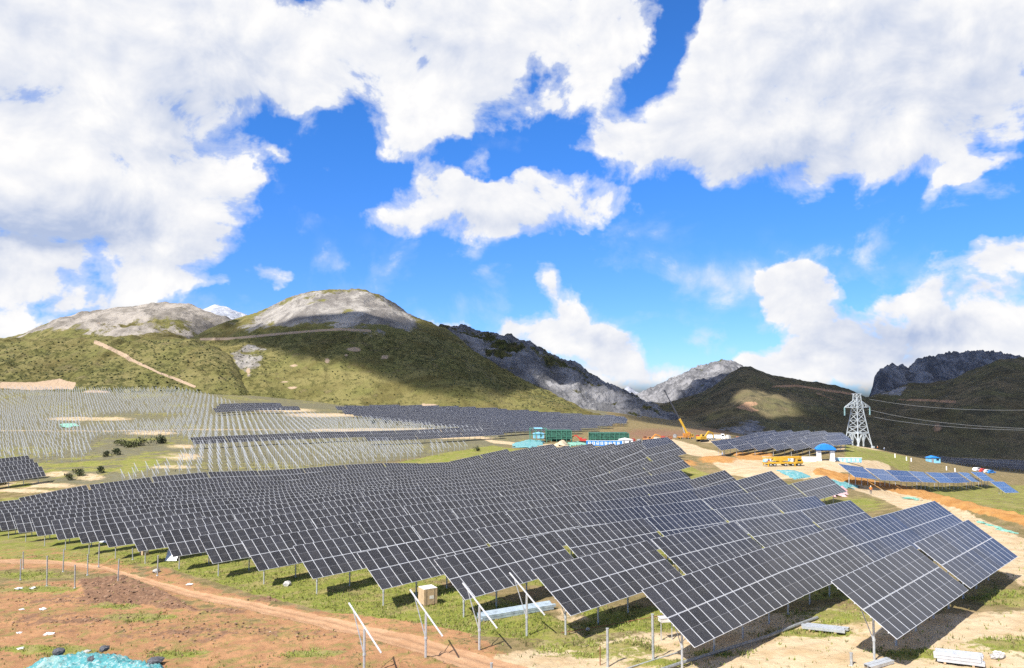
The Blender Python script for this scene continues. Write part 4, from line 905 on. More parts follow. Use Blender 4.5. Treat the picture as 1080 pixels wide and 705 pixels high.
M_TEAL = net_material("turquoise_dust_net", (.04, .235, .26), (.11, .33, .34)); M_GNET = net_material("green_dust_net", (.10, .33, .22), (.22, .48, .36)); M_PINK = net_material("pink_tarp_cloth", (.65, .22, .24), (.75, .50, .48))
def tarp(name, poly, m, lab, cat, res=.8, lift=.25, dome=0., nz=.3, edge=.12, thick=True):
    c = [G(*p) for p in poly]; x0, x1 = min(v.x for v in c), max(v.x for v in c); y0, y1 = min(v.y for v in c), max(v.y for v in c)
    W = [(v.x, v.y) for v in c]; nx = int((x1 - x0) / res) + 2; ny = int((y1 - y0) / res) + 2
    X, Y = np.meshgrid(np.linspace(x0, x1, nx), np.linspace(y0, y1, ny)); ins = inpoly(X, Y, W); d = pldist(X, Y, W + [W[0]]); d = np.where(ins, d, -d)
    sc = max(1., min(x1 - x0, y1 - y0)); d = d + fbm(X / sc * 6, Y / sc * 6, 3, 3) * sc * edge
    Z = gz(X, Y) + lift * sstep(0, res * 1.2, d) - .05 + dome * sstep(0, sc * .4, d) + nz * np.abs(fbm(X / res * .35, Y / res * .35, 4, 8)) * sstep(0, res * 2, d)
    idx = -np.ones(X.shape, int); V = []; 
    for i in range(ny):
        for j in range(nx):
            if d[i, j] > -res * .3: idx[i, j] = len(V); V.append((X[i, j], Y[i, j], Z[i, j]))
    Fc = [(idx[i, j], idx[i, j + 1], idx[i + 1, j + 1], idx[i + 1, j]) for i in range(ny - 1) for j in range(nx - 1) if min(idx[i, j], idx[i, j + 1], idx[i + 1, j + 1], idx[i + 1, j]) >= 0]
    mb = MB(); mb.add(V, Fc); return tag(mb.build(name, m, None, True), lab, cat)
tarp("dust_net", [(24,707),(42,700),(80,694),(110,692),(135,694),(150,700),(168,704),(172,712),(20,716)], M_TEAL, "turquoise dust net heaped over rubble at the lower left corner", "net", .18, .15, .55, .7)
tarp("dust_net", [(815,496),(840,497),(850,500),(858,504),(838,508),(828,502)], M_TEAL, "turquoise dust net spread beside the yellow crane truck", "net", .9, .3, 0, .6)
tarp("dust_net", [(864,502),(890,504),(914,511),(915,515),(895,517),(880,512)], M_TEAL, "turquoise dust net between the orange bank and the fifth row", "net", .9, .3, 0, .6)
tarp("dust_net", [(540,468),(556,464),(574,465),(575,470),(560,472.5),(541,472)], M_TEAL, "pale turquoise dust net at the top edge of the main field", "net", 1.6, .4, 0, .8)
tarp("dust_net", [(596,467),(618,464.5),(622,469),(600,471.5)], M_GNET, "dull green dust net beside the blue banner", "net", 1.6, .4, 0, .8)
tarp("dust_net", [(60,447.5),(82,446.5),(86,450),(62,452)], M_GNET, "green dust net among the left support frames", "net", 2., .4, 0, .5)
tarp("dust_net", [(466,455.5),(486,454),(492,457),(470,459)], M_TEAL, "turquoise dust net at the bend of the far track", "net", 1.6, .4, 0, .5)
for i, (poly, lb) in enumerate([([(955,522),(970,526),(985,532),(978,533),(960,527)], "narrow green net strip along the orange bank, near its far end"), ([(1020,545),(1050,554),(1078,563),(1070,565),(1030,552)], "narrow green net strip along the orange bank at the right edge")]):
    tarp("dust_net", poly, M_GNET, lb, "net", .8, .2, 0, .3)
tarp("tarp_heap", [(874,517),(884,513.5),(896,517),(895,524),(880,524.5)], M_PINK, "pink and red tarp heap at the right end of the third row", "tarp", .6, .2, .9, .8)
tarp("sand_heap", [(582,471),(590,466),(598,466),(599,471)], mat("pale_sand", (.55, .45, .30), .95, 0, .15, .6), "pale sand heap in front of the green scaffold shelter", "sand heap", 1.2, .2, 2.2, .6)
M_STONE = mat("grey_stone", (.42, .40, .37), .9, 0, .3, 3); M_DSTONE = mat("dark_stone", (.09, .09, .10), .85, 0, .3, 3); M_WHITE = mat("white_litter_plastic", (.80, .79, .76), .5, 0, .1, 4)
def lump_mesh(name, m, seed, sub=2, squash=.7, amp=.35):
    import bmesh
    bm = bmesh.new(); bmesh.ops.create_icosphere(bm, subdivisions=sub, radius=1)
    for v in bm.verts:
        n = mnoise.fractal(v.co * 1.3 + Vector((seed * 3.7, seed, 0)), .8, 2.2, 4); v.co *= 1 + amp * n; v.co.z *= squash
    me = bpy.data.meshes.new(name); bm.to_mesh(me); bm.free(); me.materials.append(m); return me
ROCKS = [lump_mesh("rock", M_STONE, s) for s in range(3)]; DROCKS = [lump_mesh("rock", M_DSTONE, s + 5) for s in range(3)]; LIT = [lump_mesh("litter", M_WHITE, s + 9, 3, .22, 1.1) for s in range(3)]
def lump(px, py, r, lab, lib, name, cat, up=.3, group=None):
    g = G(px, py); o = link(name, random.choice(lib)); o.location = g + Vector((0, 0, r * up)); o.scale = (r * random.uniform(.8, 1.4), r, r * random.uniform(.7, 1.)); o.rotation_euler = (0, 0, random.random() * 6)
    return tag(o, lab, cat, group)
for px, py, r, lb in [(62,697,.42,"round dark stone on the left part of the turquoise heap"),(51,700,.30,"small dark stone beside the round one on the turquoise heap"),(110,692,.34,"dark stone at the crest of the turquoise heap"),(164,701,.5,"dark bluish stone at the right end of the turquoise heap"),(98,705,.4,"dark stone at the bottom edge of the turquoise heap")]:
    lump(px, py, r, lb, DROCKS, "rock", "rock", 1.6 if 55 < px < 120 else .5)
for px, py, r, lb in [(92,689,.3,"pale stone at the top left of the turquoise heap"),(128,706,.5,"pale stone at the bottom of the turquoise heap"),(620,665,.2,"pale stone on the sand left of the stout post"),(165,604,.5,"pale rubble at the foot of the greenish post"),(303,618,.5,"pale stone lying on the grass below the sixth row"),(1052,694,.35,"whitish rubble beside the bright channel stack"),(966,655,.25,"pale stone on the sand under the front table's shadow")]:
    lump(px, py, r, lb, ROCKS, "rock", "rock", .15 if r > .6 else .35)
for px, py, r, lb in [(52,669.5,0.34,"crumpled white plastic sheet on brown soil in the lower left"),(22,684.5,0.22,"white plastic scrap near the turquoise heap"),(20,668,0.19,"thin white scrap left of the crumpled sheet"),(135,697.5,0.20,"white scrap at the right shoulder of the turquoise heap"),(45,643,0.31,"pale crumpled sheet above the crumpled white one"),(23,643.5,0.25,"flat white scrap at the left edge of the brown soil"),(20,621.5,0.37,"white litter in the left green patch, left piece"),(34,621,0.28,"white litter in the left green patch, right piece"),(285,668,0.19,"white scrap on the red soil left of the first slanted rail"),(200,617,0.31,"pale scrap beside the dirt track"),(1056,690,0.25,"white plastic tangle right of the bright channel stack")]:
    lump(px, py, r, lb, LIT, "litter", "litter", .2)

# ------------------------------------------------------------------ shrubs
M_LEAF = mat("dark_shrub_leaves", (.050, .062, .020), .8, 0, .4, 1.2); M_LEAF2 = mat("olive_shrub_leaves", (.095, .105, .028), .8, 0, .3, 1.2); M_TWIG = mat("brown_twigs", (.10, .065, .04), .9)
def shrub_mesh(m, seed, n=420):
    rs = np.random.RandomState(seed); mb = MB()
    lobes = [(rs.normal(0, .38), rs.normal(0, .38), rs.uniform(.25, .7), rs.uniform(.3, .5)) for _ in range(7)]
    for i in range(n):
        l = lobes[rs.randint(7)]; v = rs.normal(size=3); v /= np.linalg.norm(v); v *= l[3] * rs.uniform(.6, 1.05); p = np.array(l[:3]) + v
        if p[2] < .02: p[2] = abs(p[2]) + .02
        s = rs.uniform(.06, .13); a = rs.normal(size=3); a /= np.linalg.norm(a); b = np.cross(a, rs.normal(size=3)); b /= np.linalg.norm(b); c = np.cross(a, b)
        mb.add([p - b * s, p + c * s * .6, p + b * s, p - c * s * .6], [(0, 1, 2, 3)])
    return mb
SHR = [(shrub_mesh(None, s), k) for s, k in ((1, 0), (2, 0), (3, 1), (4, 1))]
SHM = [mb.mesh("foliage", (M_LEAF, M_LEAF2)[k]) for mb, k in SHR]
tw = MB()
for i in range(5): a = i * 1.26; tw.tube((0, 0, -.1), (.28 * math.cos(a), .28 * math.sin(a), .55), .03, 5, 0, .012)
ME_TW = tw.mesh("stem", M_TWIG)
for px, py, w, h, k, lb in [(138,472,9,3.2,1,"wide olive shrub in the green left meadow"),(152,470,8,3.4,0,"dark shrub at the right end of the meadow thicket"),(165,468,7,3.6,0,"dark tall shrub crowning the meadow thicket"),(172,467,5,3,0,"dark shrub beside the pale bare patch"),(124,480,5,3,0,"round dark shrub alone below the meadow thicket"),(112,482,4,2.5,0,"small dark shrub left of the lone round shrub"),
    (82,502,5.5,2.6,0,"dark shrub on the sandy hollow in the left meadow"),(72,506,4,2.2,0,"dark shrub left of the hollow shrub"),(107,499,3.5,2.6,0,"small upright dark shrub right of the sandy hollow"),(4,512,5,2.4,0,"dark shrub at the left edge below the isolated panels"),(502,476,4,2.2,0,"dark bush at the top edge of the main field beside the pale track"),(128,470,8,2.4,1,"olive shrub at the left end of the meadow thicket"),(394,447,6,2.4,0,"dark bush on the far bank, left one"),(407,446,5,2.2,0,"dark bush on the far bank, right one")]:
    g = G(px, py); o = thing("shrub", lb, "shrub", g, random.random() * 6); f = link("foliage", SHM[k * 2 + random.randint(0, 1)], o); f.scale = (w / 2, w / 2 * .8, h); s_ = link("stem", ME_TW, o); s_.scale = (w * .3, w * .3, h * .7)
# ------------------------------------------------------------------ transmission tower and lines
M_PYL = mat("pale_tower_steel", (.52, .56, .57), .5, .25, .15, .6); M_INS = mat("glass_insulator", (.35, .55, .55), .3); M_WIRE = mat("aluminium_conductor", (.32, .33, .34), .5, .3)
def tower():
    d = 400.; base = P(905, 470.5, d); base.z = float(gz(base.x, base.y)); H = (470.5 - 415.5) / F * d
    o = thing("transmission_tower", "pale steel lattice transmission tower on the ridge above the gate", "pylon", base, R(22)); 
    hw = lambda z: np.interp(z, [0, H * .26, H * .74, H * .86, H], [4.7, 3.5, 1.75, 1.35, 1.15])
    def lattice(z0, z1, n, t):
        mb = MB(); zs = np.linspace(z0, z1, n + 1)
        for a, b in zip(zs[:-1], zs[1:]):
            for q in range(4):
                c0 = [(1, 1), (-1, 1), (-1, -1), (1, -1)][q]; c1 = [(1, 1), (-1, 1), (-1, -1), (1, -1)][(q + 1) % 4]
                A = Vector((c0[0] * hw(a), c0[1] * hw(a), a)); B = Vector((c1[0] * hw(a), c1[1] * hw(a), a)); A2 = Vector((c0[0] * hw(b), c0[1] * hw(b), b)); B2 = Vector((c1[0] * hw(b), c1[1] * hw(b), b))
                mb.bar(A, A2, .36); mb.bar(A, B2, .19); mb.bar(B, A2, .19); mb.bar(A2, B2, .2)
        return mb
    lg = MB(); zb = H * .26
    for sx, sy in ((1, 1), (-1, 1), (-1, -1), (1, -1)):
        l = MB(); top = Vector((sx * hw(zb), sy * hw(zb), zb)); bot = Vector((sx * 4.7, sy * 4.7, -1)); l.bar(bot, top, .42)
        m1 = bot.lerp(top, .5)
        l.bar(m1, (0, sy * hw(zb), zb), .24); l.bar(m1, (sx * hw(zb), 0, zb), .24); l.bar(bot.lerp(top, .15), (sx * 1.2, sy * hw(zb), zb), .24); l.box((sx * 4.75, sy * 4.75, -.1), (1.2, 1.2, .9)); l.build("leg", M_PYL, o)
    belt = MB()
    for q in range(4):
        c0 = [(1, 1), (-1, 1), (-1, -1), (1, -1)][q]; c1 = [(1, 1), (-1, 1), (-1, -1), (1, -1)][(q + 1) % 4]
        A = Vector((c0[0] * 3.5, c0[1] * 3.5, zb)); B = Vector((c1[0] * 3.5, c1[1] * 3.5, zb)); belt.bar(A, B, .5)
        mid = (A + B) / 2; belt.bar(A.lerp(B, .25), mid + Vector((0, 0, -5.2)), .3); belt.bar(A.lerp(B, .75), mid + Vector((0, 0, -5.2)), .3); belt.bar(mid, mid + Vector((0, 0, -6.5)), .5)
    belt.build("belt_truss", M_PYL, o)
    lattice(zb, H * .74, 4, 0).build("body_lattice", M_PYL, o); lattice(H * .74, H * .9, 2, 0).build("neck_lattice", M_PYL, o)
    hd = lattice(H * .9, H, 1, 0); hd.bar((-3.2, 0, H), (3.2, 0, H), .35); hd.build("head_frame", M_PYL, o)
    za, zt = H * .74, H * .87
    for s in (-1, 1):
        a = MB(); tip = Vector((s * 8.2, 0, za + .2))
        for y in (-1, 1):
            r0 = Vector((s * 1.6, y * 1.6, za)); r1 = Vector((s * 1.3, y * 1.3, zt)); a.bar(r0, tip, .34); a.bar(r1, tip, .34)
            for k in (.25, .5, .75): a.bar(r0.lerp(tip, k), r1.lerp(tip, k - .12), .18)
        a.bar((s * 1.6, -1.6, za), (s * 4.9, .8, za), .2); a.build("cross_arm", M_PYL, o)
        i = MB()
        for k in range(9): i.tube(tip + Vector((0, 0, -.3 - k * .42)), tip + Vector((0, 0, -.55 - k * .42)), .36, 8)
        i.tube(tip, tip + Vector((0, 0, -4.2)), .12, 6); i.build("insulator", M_INS, o)
    return o, H, base
TWR, TWH, TWB = tower()
def wire(pts, lab, r=.05):
    q = [P(*p) for p in pts]; t = np.linspace(0, 1, len(q)); T = np.linspace(0, 1, 40)
    co = [np.polynomial.polynomial.polyval(T, np.polynomial.polynomial.polyfit(t, [v[i] for v in q], min(3, len(q) - 1))) for i in range(3)]
    mb = MB(); mb.path([Vector(c) for c in zip(*co)], r, 5); return tag(mb.build("power_line", M_WIRE), lab, "power line")
wire([(917,421,398),(960,428,375),(1010,431.5,352),(1073,432.5,330),(1140,431,310),(1230,424,290)], "highest power line strung from the tower towards the right edge")
wire([(916,432,398),(953,440,378),(1010,448,355),(1080,452,330),(1150,452,308),(1240,447,290)], "middle power line sagging from the tower's right arm")
wire([(922,440,398),(960,446,376),(1010,451,354),(1080,454,330),(1150,453.5,308),(1240,449.5,290)], "lowest power line sagging just below the middle one")

# ------------------------------------------------------------------ entrance gate and sign walls
M_BLUE = mat("bright_blue_paint", (.02, .22, .62), .45, 0, .1, 1); M_WPAINT = mat("white_wall_paint", (.82, .82, .80), .6, 0, .08, 1); M_SKYB = mat("sky_blue_board", (.25, .58, .78), .5, 0, .1, 1); M_STEEL = mat("plain_grey_steel", (.4, .4, .4), .5, .4)
def glyph(mb, x, z, s, k, y, mi=0):
    """a block-like character: outer strokes with varied inner strokes"""
    t = s * .13
    rs = random.Random(k * 77 + 5)
    for j in range(3): 
        zz = z + s * (.12 + .36 * j) + rs.uniform(-.04, .04) * s; w = s * rs.uniform(.6, .92); mb.box((x + s / 2, y, zz), (w, .05, t), mi)
    for j in range(2):
        xx = x + s * (.25 + .5 * j) + rs.uniform(-.1, .1) * s; h = s * rs.uniform(.55, .95); mb.box((xx, y - .004, z + s * .5), (t, .05, h), mi)
def px_span(x0, x1, y, d):
    a = P(x0, y, d); b = P(x1, y, d); return a, b
def gate():
    d = 214.; a = P(864, 485, d); b = P(877.5, 485, d); mid = (a + b) / 2; mid.z = float(gz(mid.x, mid.y)); k = d / F
    o = thing("entrance_gate", "entrance gate with two white pillars and a curved bright blue roof", "gate", mid, R(-8))
    hx = 6.75 * k; H_ = .78
    for s in (-1, 1):
        p = MB(); p.box((s * hx, 0, 1.5), (1.05, .95, 3.4)); p.box((s * hx, 0, .15), (1.25, 1.15, .4)); p.build("pillar", M_WPAINT, o)
    r = MB(); prof = [(-10.0 * k, 3.0)] + [(x * k, 3.0 + 1.5 * (1 - (abs(x) / 10.5) ** 2)) for x in np.linspace(-10, 10, 15)] + [(10.0 * k, 3.0)]
    r.prism(prof, -1.2, 1.2); r.build("roof_arch", M_BLUE, o)
    bm_ = MB(); bm_.box((0, 0, 2.85), (19 * k, 1.2, .28)); bm_.build("lintel", M_BLUE, o)
gate()
def sign_wall(name, x0, x1, yt, yb, d, m, lab, n=0, cat="sign wall"):
    a = P(x0, yb, d); b = P(x1, yb, d); mid = (a + b) / 2; mid.z = float(gz(mid.x, mid.y)); k = d / F; L = (x1 - x0) * k; h = (yb - yt) * k
    o = thing(name, lab, cat, mid, R(-4))
    w = MB(); w.box((0, 0, h / 2 + .1), (L, .25, h)); w.build("board", m, o)
    f = MB(); f.box((0, -.02, h + .14), (L + .3, .34, .14)); f.build("coping", M_WPAINT, o)
    ps = MB()
    for q in np.linspace(-.48, .48, max(2, int(L / 4))): ps.box((q * L, .2, h / 2), (.18, .14, h + .2))
    ps.build("rear_brace", M_STEEL, o)
    if n:
        g = MB(); s = min(h * .68, L / (n * 1.25))
        for i in range(n): glyph(g, -L * .46 + i * L * .92 / n, h * .5 + .1 - s / 2, s, i + n, -.155)
        g.build("white_lettering", M_WPAINT, o)
    return o
sign_wall("sign_wall", 805, 832, 477, 482.5, 213, M_SKYB, "light blue sign wall with white characters left of the gate", 6)
sign_wall("boundary_wall", 833, 860.5, 480.5, 485, 213, M_WPAINT, "low white wall between the blue sign wall and the gate", 0, "wall")
sign_wall("sign_wall", 879.5, 908, 480, 484.5, 216, M_SKYB, "light blue sign wall with white characters right of the gate", 6)
o = sign_wall("banner", 618.5, 656, 461.5, 467, 415, M_BLUE, "blue banner board with eight white characters before the scaffold shelter", 8, "banner")

# ------------------------------------------------------------------ vehicles and machines
M_YEL = mat("crane_yellow_paint", (.56, .33, .03), .4, 0, .12, 1); M_ORG = mat("digger_orange_paint", (.56, .24, .05), .45, 0, .15, 1); M_TYRE = mat("black_tyre_rubber", (.025, .025, .025), .8); M_GLASS = mat("dark_window_glass", (.02, .03, .04), .1, 0, .1); M_RED = mat("red_paint", (.55, .04, .03), .4); M_DBOOM = mat("dark_lattice_steel", (.06, .065, .08), .5, .3); M_CAR = mat("white_car_paint", (.78, .78, .78), .3, 0, .05); M_HUB = mat("pale_wheel_hub", (.6, .6, .58), .4, .3)
def wheel(o, x, y, r, w=.4):
    t = MB(); t.tube((x, y - w / 2, r), (x, y + w / 2, r), r, 14); wh = t.build("wheel", M_TYRE, o); h = MB(); h.tube((x, y - w / 2 - .02, r), (x, y + w / 2 + .02, r), r * .5, 10); h.build("hub", M_HUB, wh)
def crane_truck():
    g = P(825, 490, 204); g.z = float(gz(g.x, g.y)); o = thing("crane_truck", "long yellow crane truck with its boom lowered, parked before the gate", "crane truck", g, R(4)); o.scale = (.80, .78, .58)
    c = MB(); c.box((0, 0, 1.25), (12.2, 2.5, .5)); c.box((-1.2, 0, 1.65), (7.5, 2.4, .35)); c.build("chassis", M_YEL, o)
    c = MB(); c.prism([(4.2, 1.0), (6.3, 1.0), (6.35, 1.9), (6.0, 3.05), (4.2, 3.1)], -1.25, 1.25); cb = c.build("cab", M_YEL, o)
    w = MB(); w.box((5.1, -1.262, 2.45), (1.2, .02, .75)); w.box((6.235, 0, 2.45), (.02, 2.0, .7), 0, Matrix.Rotation(R(-17), 3, 'Y')); w.build("window", M_GLASS, cb)
    t = MB(); t.tube((-.8, 0, 1.8), (-.8, 0, 2.2), 1.1, 16); t.prism([(-3.4, 2.2), (1.4, 2.2), (1.6, 3.0), (.8, 3.7), (-2.6, 3.5)], -1.1, 1.1); t.build("turret", M_YEL, o)
    b = MB(); b.bar((-2.6, 0, 3.5), (5.6, 0, 3.75), .85, .95); b.bar((-6.6, 0, 3.4), (-2.6, 0, 3.5), .6, .7); b.box((5.9, 0, 3.6), (.7, .7, 1.0)); b.build("boom", M_YEL, o)
    for s in (-1, 1):
        for x in (-4.4, 4.2): q = MB(); q.box((x - .9, s * 1.6, 1.0), (.3, 1.0, .3)); q.box((x - .9, s * 2.05, .55), (.25, .25, 1.1)); q.box((x - .9, s * 2.05, .04), (.7, .7, .08)); q.build("outrigger", M_YEL, o)
        for x in (-4.2, -2.9, .6, 3.0, 4.9): wheel(o, x, s * 1.05, .62)
crane_truck()
def mobile_crane():
    d = 470.; g = P(723, 462, d); g.z = float(gz(g.x, g.y)); o = thing("mobile_crane", "yellow mobile crane with a long dark boom raised to the upper left", "crane", g, R(12)); o.scale = (.85, .85, .85)
    c = MB(); c.box((0, 0, 1.3), (11, 2.7, .7)); c.build("chassis", M_ORG, o)
    c = MB(); c.prism([(3.6, 1.2), (5.6, 1.2), (5.6, 2.2), (5.2, 3.3), (3.6, 3.3)], -1.3, 1.3); cb = c.build("cab", M_YEL, o); w = MB(); w.box((4.5, -1.312, 2.6), (1.2, .02, .8)); w.build("window", M_GLASS, cb)
    t = MB(); t.tube((0, 0, 1.6), (0, 0, 2.2), 1.4, 16); t.box((.8, 0, 3.0), (4.6, 2.4, 1.7)); t.box((2.6, 0, 3.6), (1.4, 2.2, 2.0)); t.build("turret", M_ORG, o)
    for s in (-1, 1):
        for x in (-4.2, -2.8, 1.5, 3.0, 4.4): wheel(o, x, s * 1.1, .65)
        for x in (-5, 2.2): q = MB(); q.box((x, s * 2.2, 1.1), (.4, 1.8, .4)); q.box((x, s * 3., .6), (.3, .3, 1.2)); q.build("outrigger", M_YEL, o)
    inv = Matrix.LocRotScale(o.location, o.rotation_euler, None).inverted()
    a = Vector((1.2, 0, 3.8)); tip = inv @ P(697, 403.5, d); m1 = a.lerp(tip, .34); m2 = a.lerp(tip, .66)
    b = MB(); b.bar(a, m1, 1.25, 1.35); b.build("boom_base", M_YEL, o)
    b = MB(); b.bar(m1, m2, .85, .9); b.build("boom_section", M_DBOOM, o)
    b = MB(); b.bar(m2, tip, .6, .65); b.box(tip, (1.2, .8, 1.2)); b.build("boom_tip", M_DBOOM, o)
    r = MB(); r.bar(Vector((-.6, 0, 3.4)), a.lerp(tip, .25), .4); r.build("lift_ram", M_GALV, o)
mobile_crane()
def digger(px, py, d, rz, m, lab):
    g = P(px, py, d); g.z = float(gz(g.x, g.y)); o = thing("excavator", lab, "excavator", g, rz)
    for s in (-1, 1):
        t = MB(); t.prism([(-1.9, .1), (1.9, .1), (2.2, .5), (1.9, .95), (-1.9, .95), (-2.2, .5)], s * 1.2 - .3, s * 1.2 + .3); t.build("track", M_TYRE, o)
    b = MB(); b.box((-.6, 0, 1.75), (3.4, 2.6, 1.1)); b.build("house", m, o); c = MB(); c.box((.7, .8, 2.2), (1.3, 1.0, 1.7)); cb = c.build("cab", m, o); w = MB(); w.box((.7, .29, 2.5), (1.1, .03, .9)); w.box((1.36, .8, 2.5), (.03, .85, .9)); w.build("window", M_GLASS, cb)
    a = MB(); a.bar((.9, -.3, 1.8), (3.2, -.3, 4.2), .5, .6); a.bar((3.2, -.3, 4.2), (5.4, -.3, 3.4), .45, .5); a.build("boom", m, o); a = MB(); a.bar((5.4, -.3, 3.5), (5.9, -.3, 1.4), .35, .4); a.build("stick", m, o)
    k = MB(); k.prism([(5.4, 1.5), (6.4, 1.5), (6.3, .7), (5.6, .5)], -.9, .3); k.build("bucket", M_DKST, o)
digger(684, 466.5, 360, R(10), M_ORG, "orange excavator at the top edge of the main field")
digger(614, 461.5, 440, R(170), M_RED, "small red machine in front of the green scaffold shelter")
digger(741, 467.5, 330, R(30), M_YEL, "little yellow excavator beside the white lorry near the crane")
def lorry(px, py, d, rz, m, lab):
    g = P(px, py, d); g.z = float(gz(g.x, g.y)); o = thing("lorry", lab, "lorry", g, rz)
    c = MB(); c.prism([(2.2, .7), (4.0, .7), (4.0, 1.7), (3.6, 2.8), (2.2, 2.8)], -1.15, 1.15); cb = c.build("cab", m, o); w = MB(); w.box((3., -1.16, 2.2), (1.1, .02, .7)); w.build("window", M_GLASS, cb)
    b = MB(); b.box((-1.2, 0, 1.0), (6.4, 2.3, .3)); b.box((-1.2, -1.15, 1.7), (6.4, .1, 1.2)); b.box((-1.2, 1.15, 1.7), (6.4, .1, 1.2)); b.box((-4.35, 0, 1.7), (.1, 2.2, 1.2)); b.box((1.95, 0, 1.7), (.1, 2.2, 1.2)); b.build("cargo_bed", m, o)
    for s in (-1, 1):
        for x in (-3.2, -2., 2.9): wheel(o, x, s * .95, .5)
lorry(755, 465.5, 360, R(-12), M_CAR, "white lorry parked left of the block of grey tables")
lorry(652, 462.5, 430, R(4), M_CAR, "white lorry behind the right end of the blue banner")
def car(px, py, d, rz, m, lab):
    g = P(px, py, d); g.z = float(gz(g.x, g.y)); o = thing("parked_car", lab, "car", g, rz, 'cars parked in the right valley')
    b = MB(); b.prism([(-2.2, .35), (2.2, .35), (2.25, .8), (1.2, .95), (.6, 1.5), (-1.3, 1.55), (-2.1, 1.0)], -.88, .88); bd = b.build("body", m, o)
    w = MB(); w.box((-.3, -.885, 1.2), (1.6, .02, .4)); w.box((-.3, .885, 1.2), (1.6, .02, .4)); w.build("window", M_GLASS, o)
    for s in (-1, 1):
        for x in (-1.35, 1.35): wheel(o, x, s * .8, .33, .22)
for px, py, m, nm in [(1031,494.5,M_CAR,"white car parked left of the red car in the right valley"),(1036,494.8,M_RED,"red car parked between two white cars in the right valley"),(1040.5,495,M_CAR,"white car parked between the red car and the blue car"),(1044.5,495.3,M_BLUE,"blue car parked right of the white cars in the right valley")]:
    car(px, py, 345, R(20 + random.uniform(-8, 8)), m, nm)
# blue hut on the crest and a site cabin by the scaffold
def hut(px, py, d, w, dp, h, mw, mr, lab, rz=0):
    g = P(px, py, d); g.z = float(gz(g.x, g.y)); o = thing("site_hut", lab, "hut", g, rz)
    a = MB(); a.box((0, 0, h / 2), (w, dp, h)); wl = a.build("wall", mw, o); r = MB(); r.prism([(-w / 2 - .3, h), (w / 2 + .3, h), (0, h + .8)], -dp / 2 - .3, dp / 2 + .3); r.build("roof", mr, o)
    q = MB(); q.box((-w * .2, -dp / 2 - .02, 1.0), (.9, .05, 2.0)); q.build("door", M_STEEL, o); q = MB(); q.box((w * .25, -dp / 2 - .02, 1.5), (1.1, .05, .9)); q.build("window", M_GLASS, o)
hut(984, 484.5, 335, 4.6, 3, 2.1, M_SKYB, M_BLUE, "small blue roofed hut on the grassy crest right of the tower")
hut(660, 462.5, 430, 7, 4, 2.6, M_WPAINT, M_WPAINT, "white tent cabin right of the blue banner", R(5))
hut(568, 459.5, 450, 6, 4, 2.6, M_SKYB, M_SKYB, "light blue cabin inside the left end of the scaffold")
# green netted scaffold shelters
def scaffold(x0, x1, yb, h, depth, d, lab, bays, net):
    a = P(x0, yb, d); b = P(x1, yb, d); mid = (a + b) / 2; mid.z = float(gz(mid.x, mid.y)); L = (b - a).length
    o = thing("scaffold_shelter", lab, "scaffold", mid, R(2)); M_GP = M_GREENP
    for i in range(bays + 1):
        for s in (-1, 1): p = MB(); p.tube((-L / 2 + i * L / bays, s * depth / 2, -.3), (-L / 2 + i * L / bays, s * depth / 2, h), .14, 6); p.build("upright", M_GP, o)
    t = MB()
    for z in (h, h * .5):
        for s in (-1, 1): t.bar((-L / 2, s * depth / 2, z), (L / 2, s * depth / 2, z), .16)
    for i in range(bays + 1): t.bar((-L / 2 + i * L / bays, -depth / 2, h), (-L / 2 + i * L / bays, depth / 2, h), .16)
    t.build("ledger_beams", M_GP, o)
    r = MB(); r.box((0, 0, h + .12), (L * (1 if net else .5), depth, .1)); r.build("roof_sheet", M_NETD if net else M_SKYB, o)
    if net:
        for zc, hh, yy in ((.62, .7, -depth / 2 + .2), (.5, .95, depth / 2 - .2)): q = MB(); q.box((0, yy, h * zc), (L, .06, h * hh)); q.build("net_screen", M_NETD, o)
M_GREENP = mat("green_scaffold_pipe", (.07, .24, .16), .6, 0, .15, 1); M_NETD = mat("dark_green_net", (.035, .12, .085), .85, 0, .35, 1)
scaffold(559, 576, 467, 7.2, 8, 428, "open green scaffold frame at the left of the netted shelters", 3, False)
scaffold(576, 602, 464.5, 6.2, 8, 436, "dark green netted scaffold shelter left of the blue banner", 5, True)
scaffold(622, 662, 463, 6.0, 9, 445, "long dark green netted scaffold shelter behind the blue banner", 8, True)

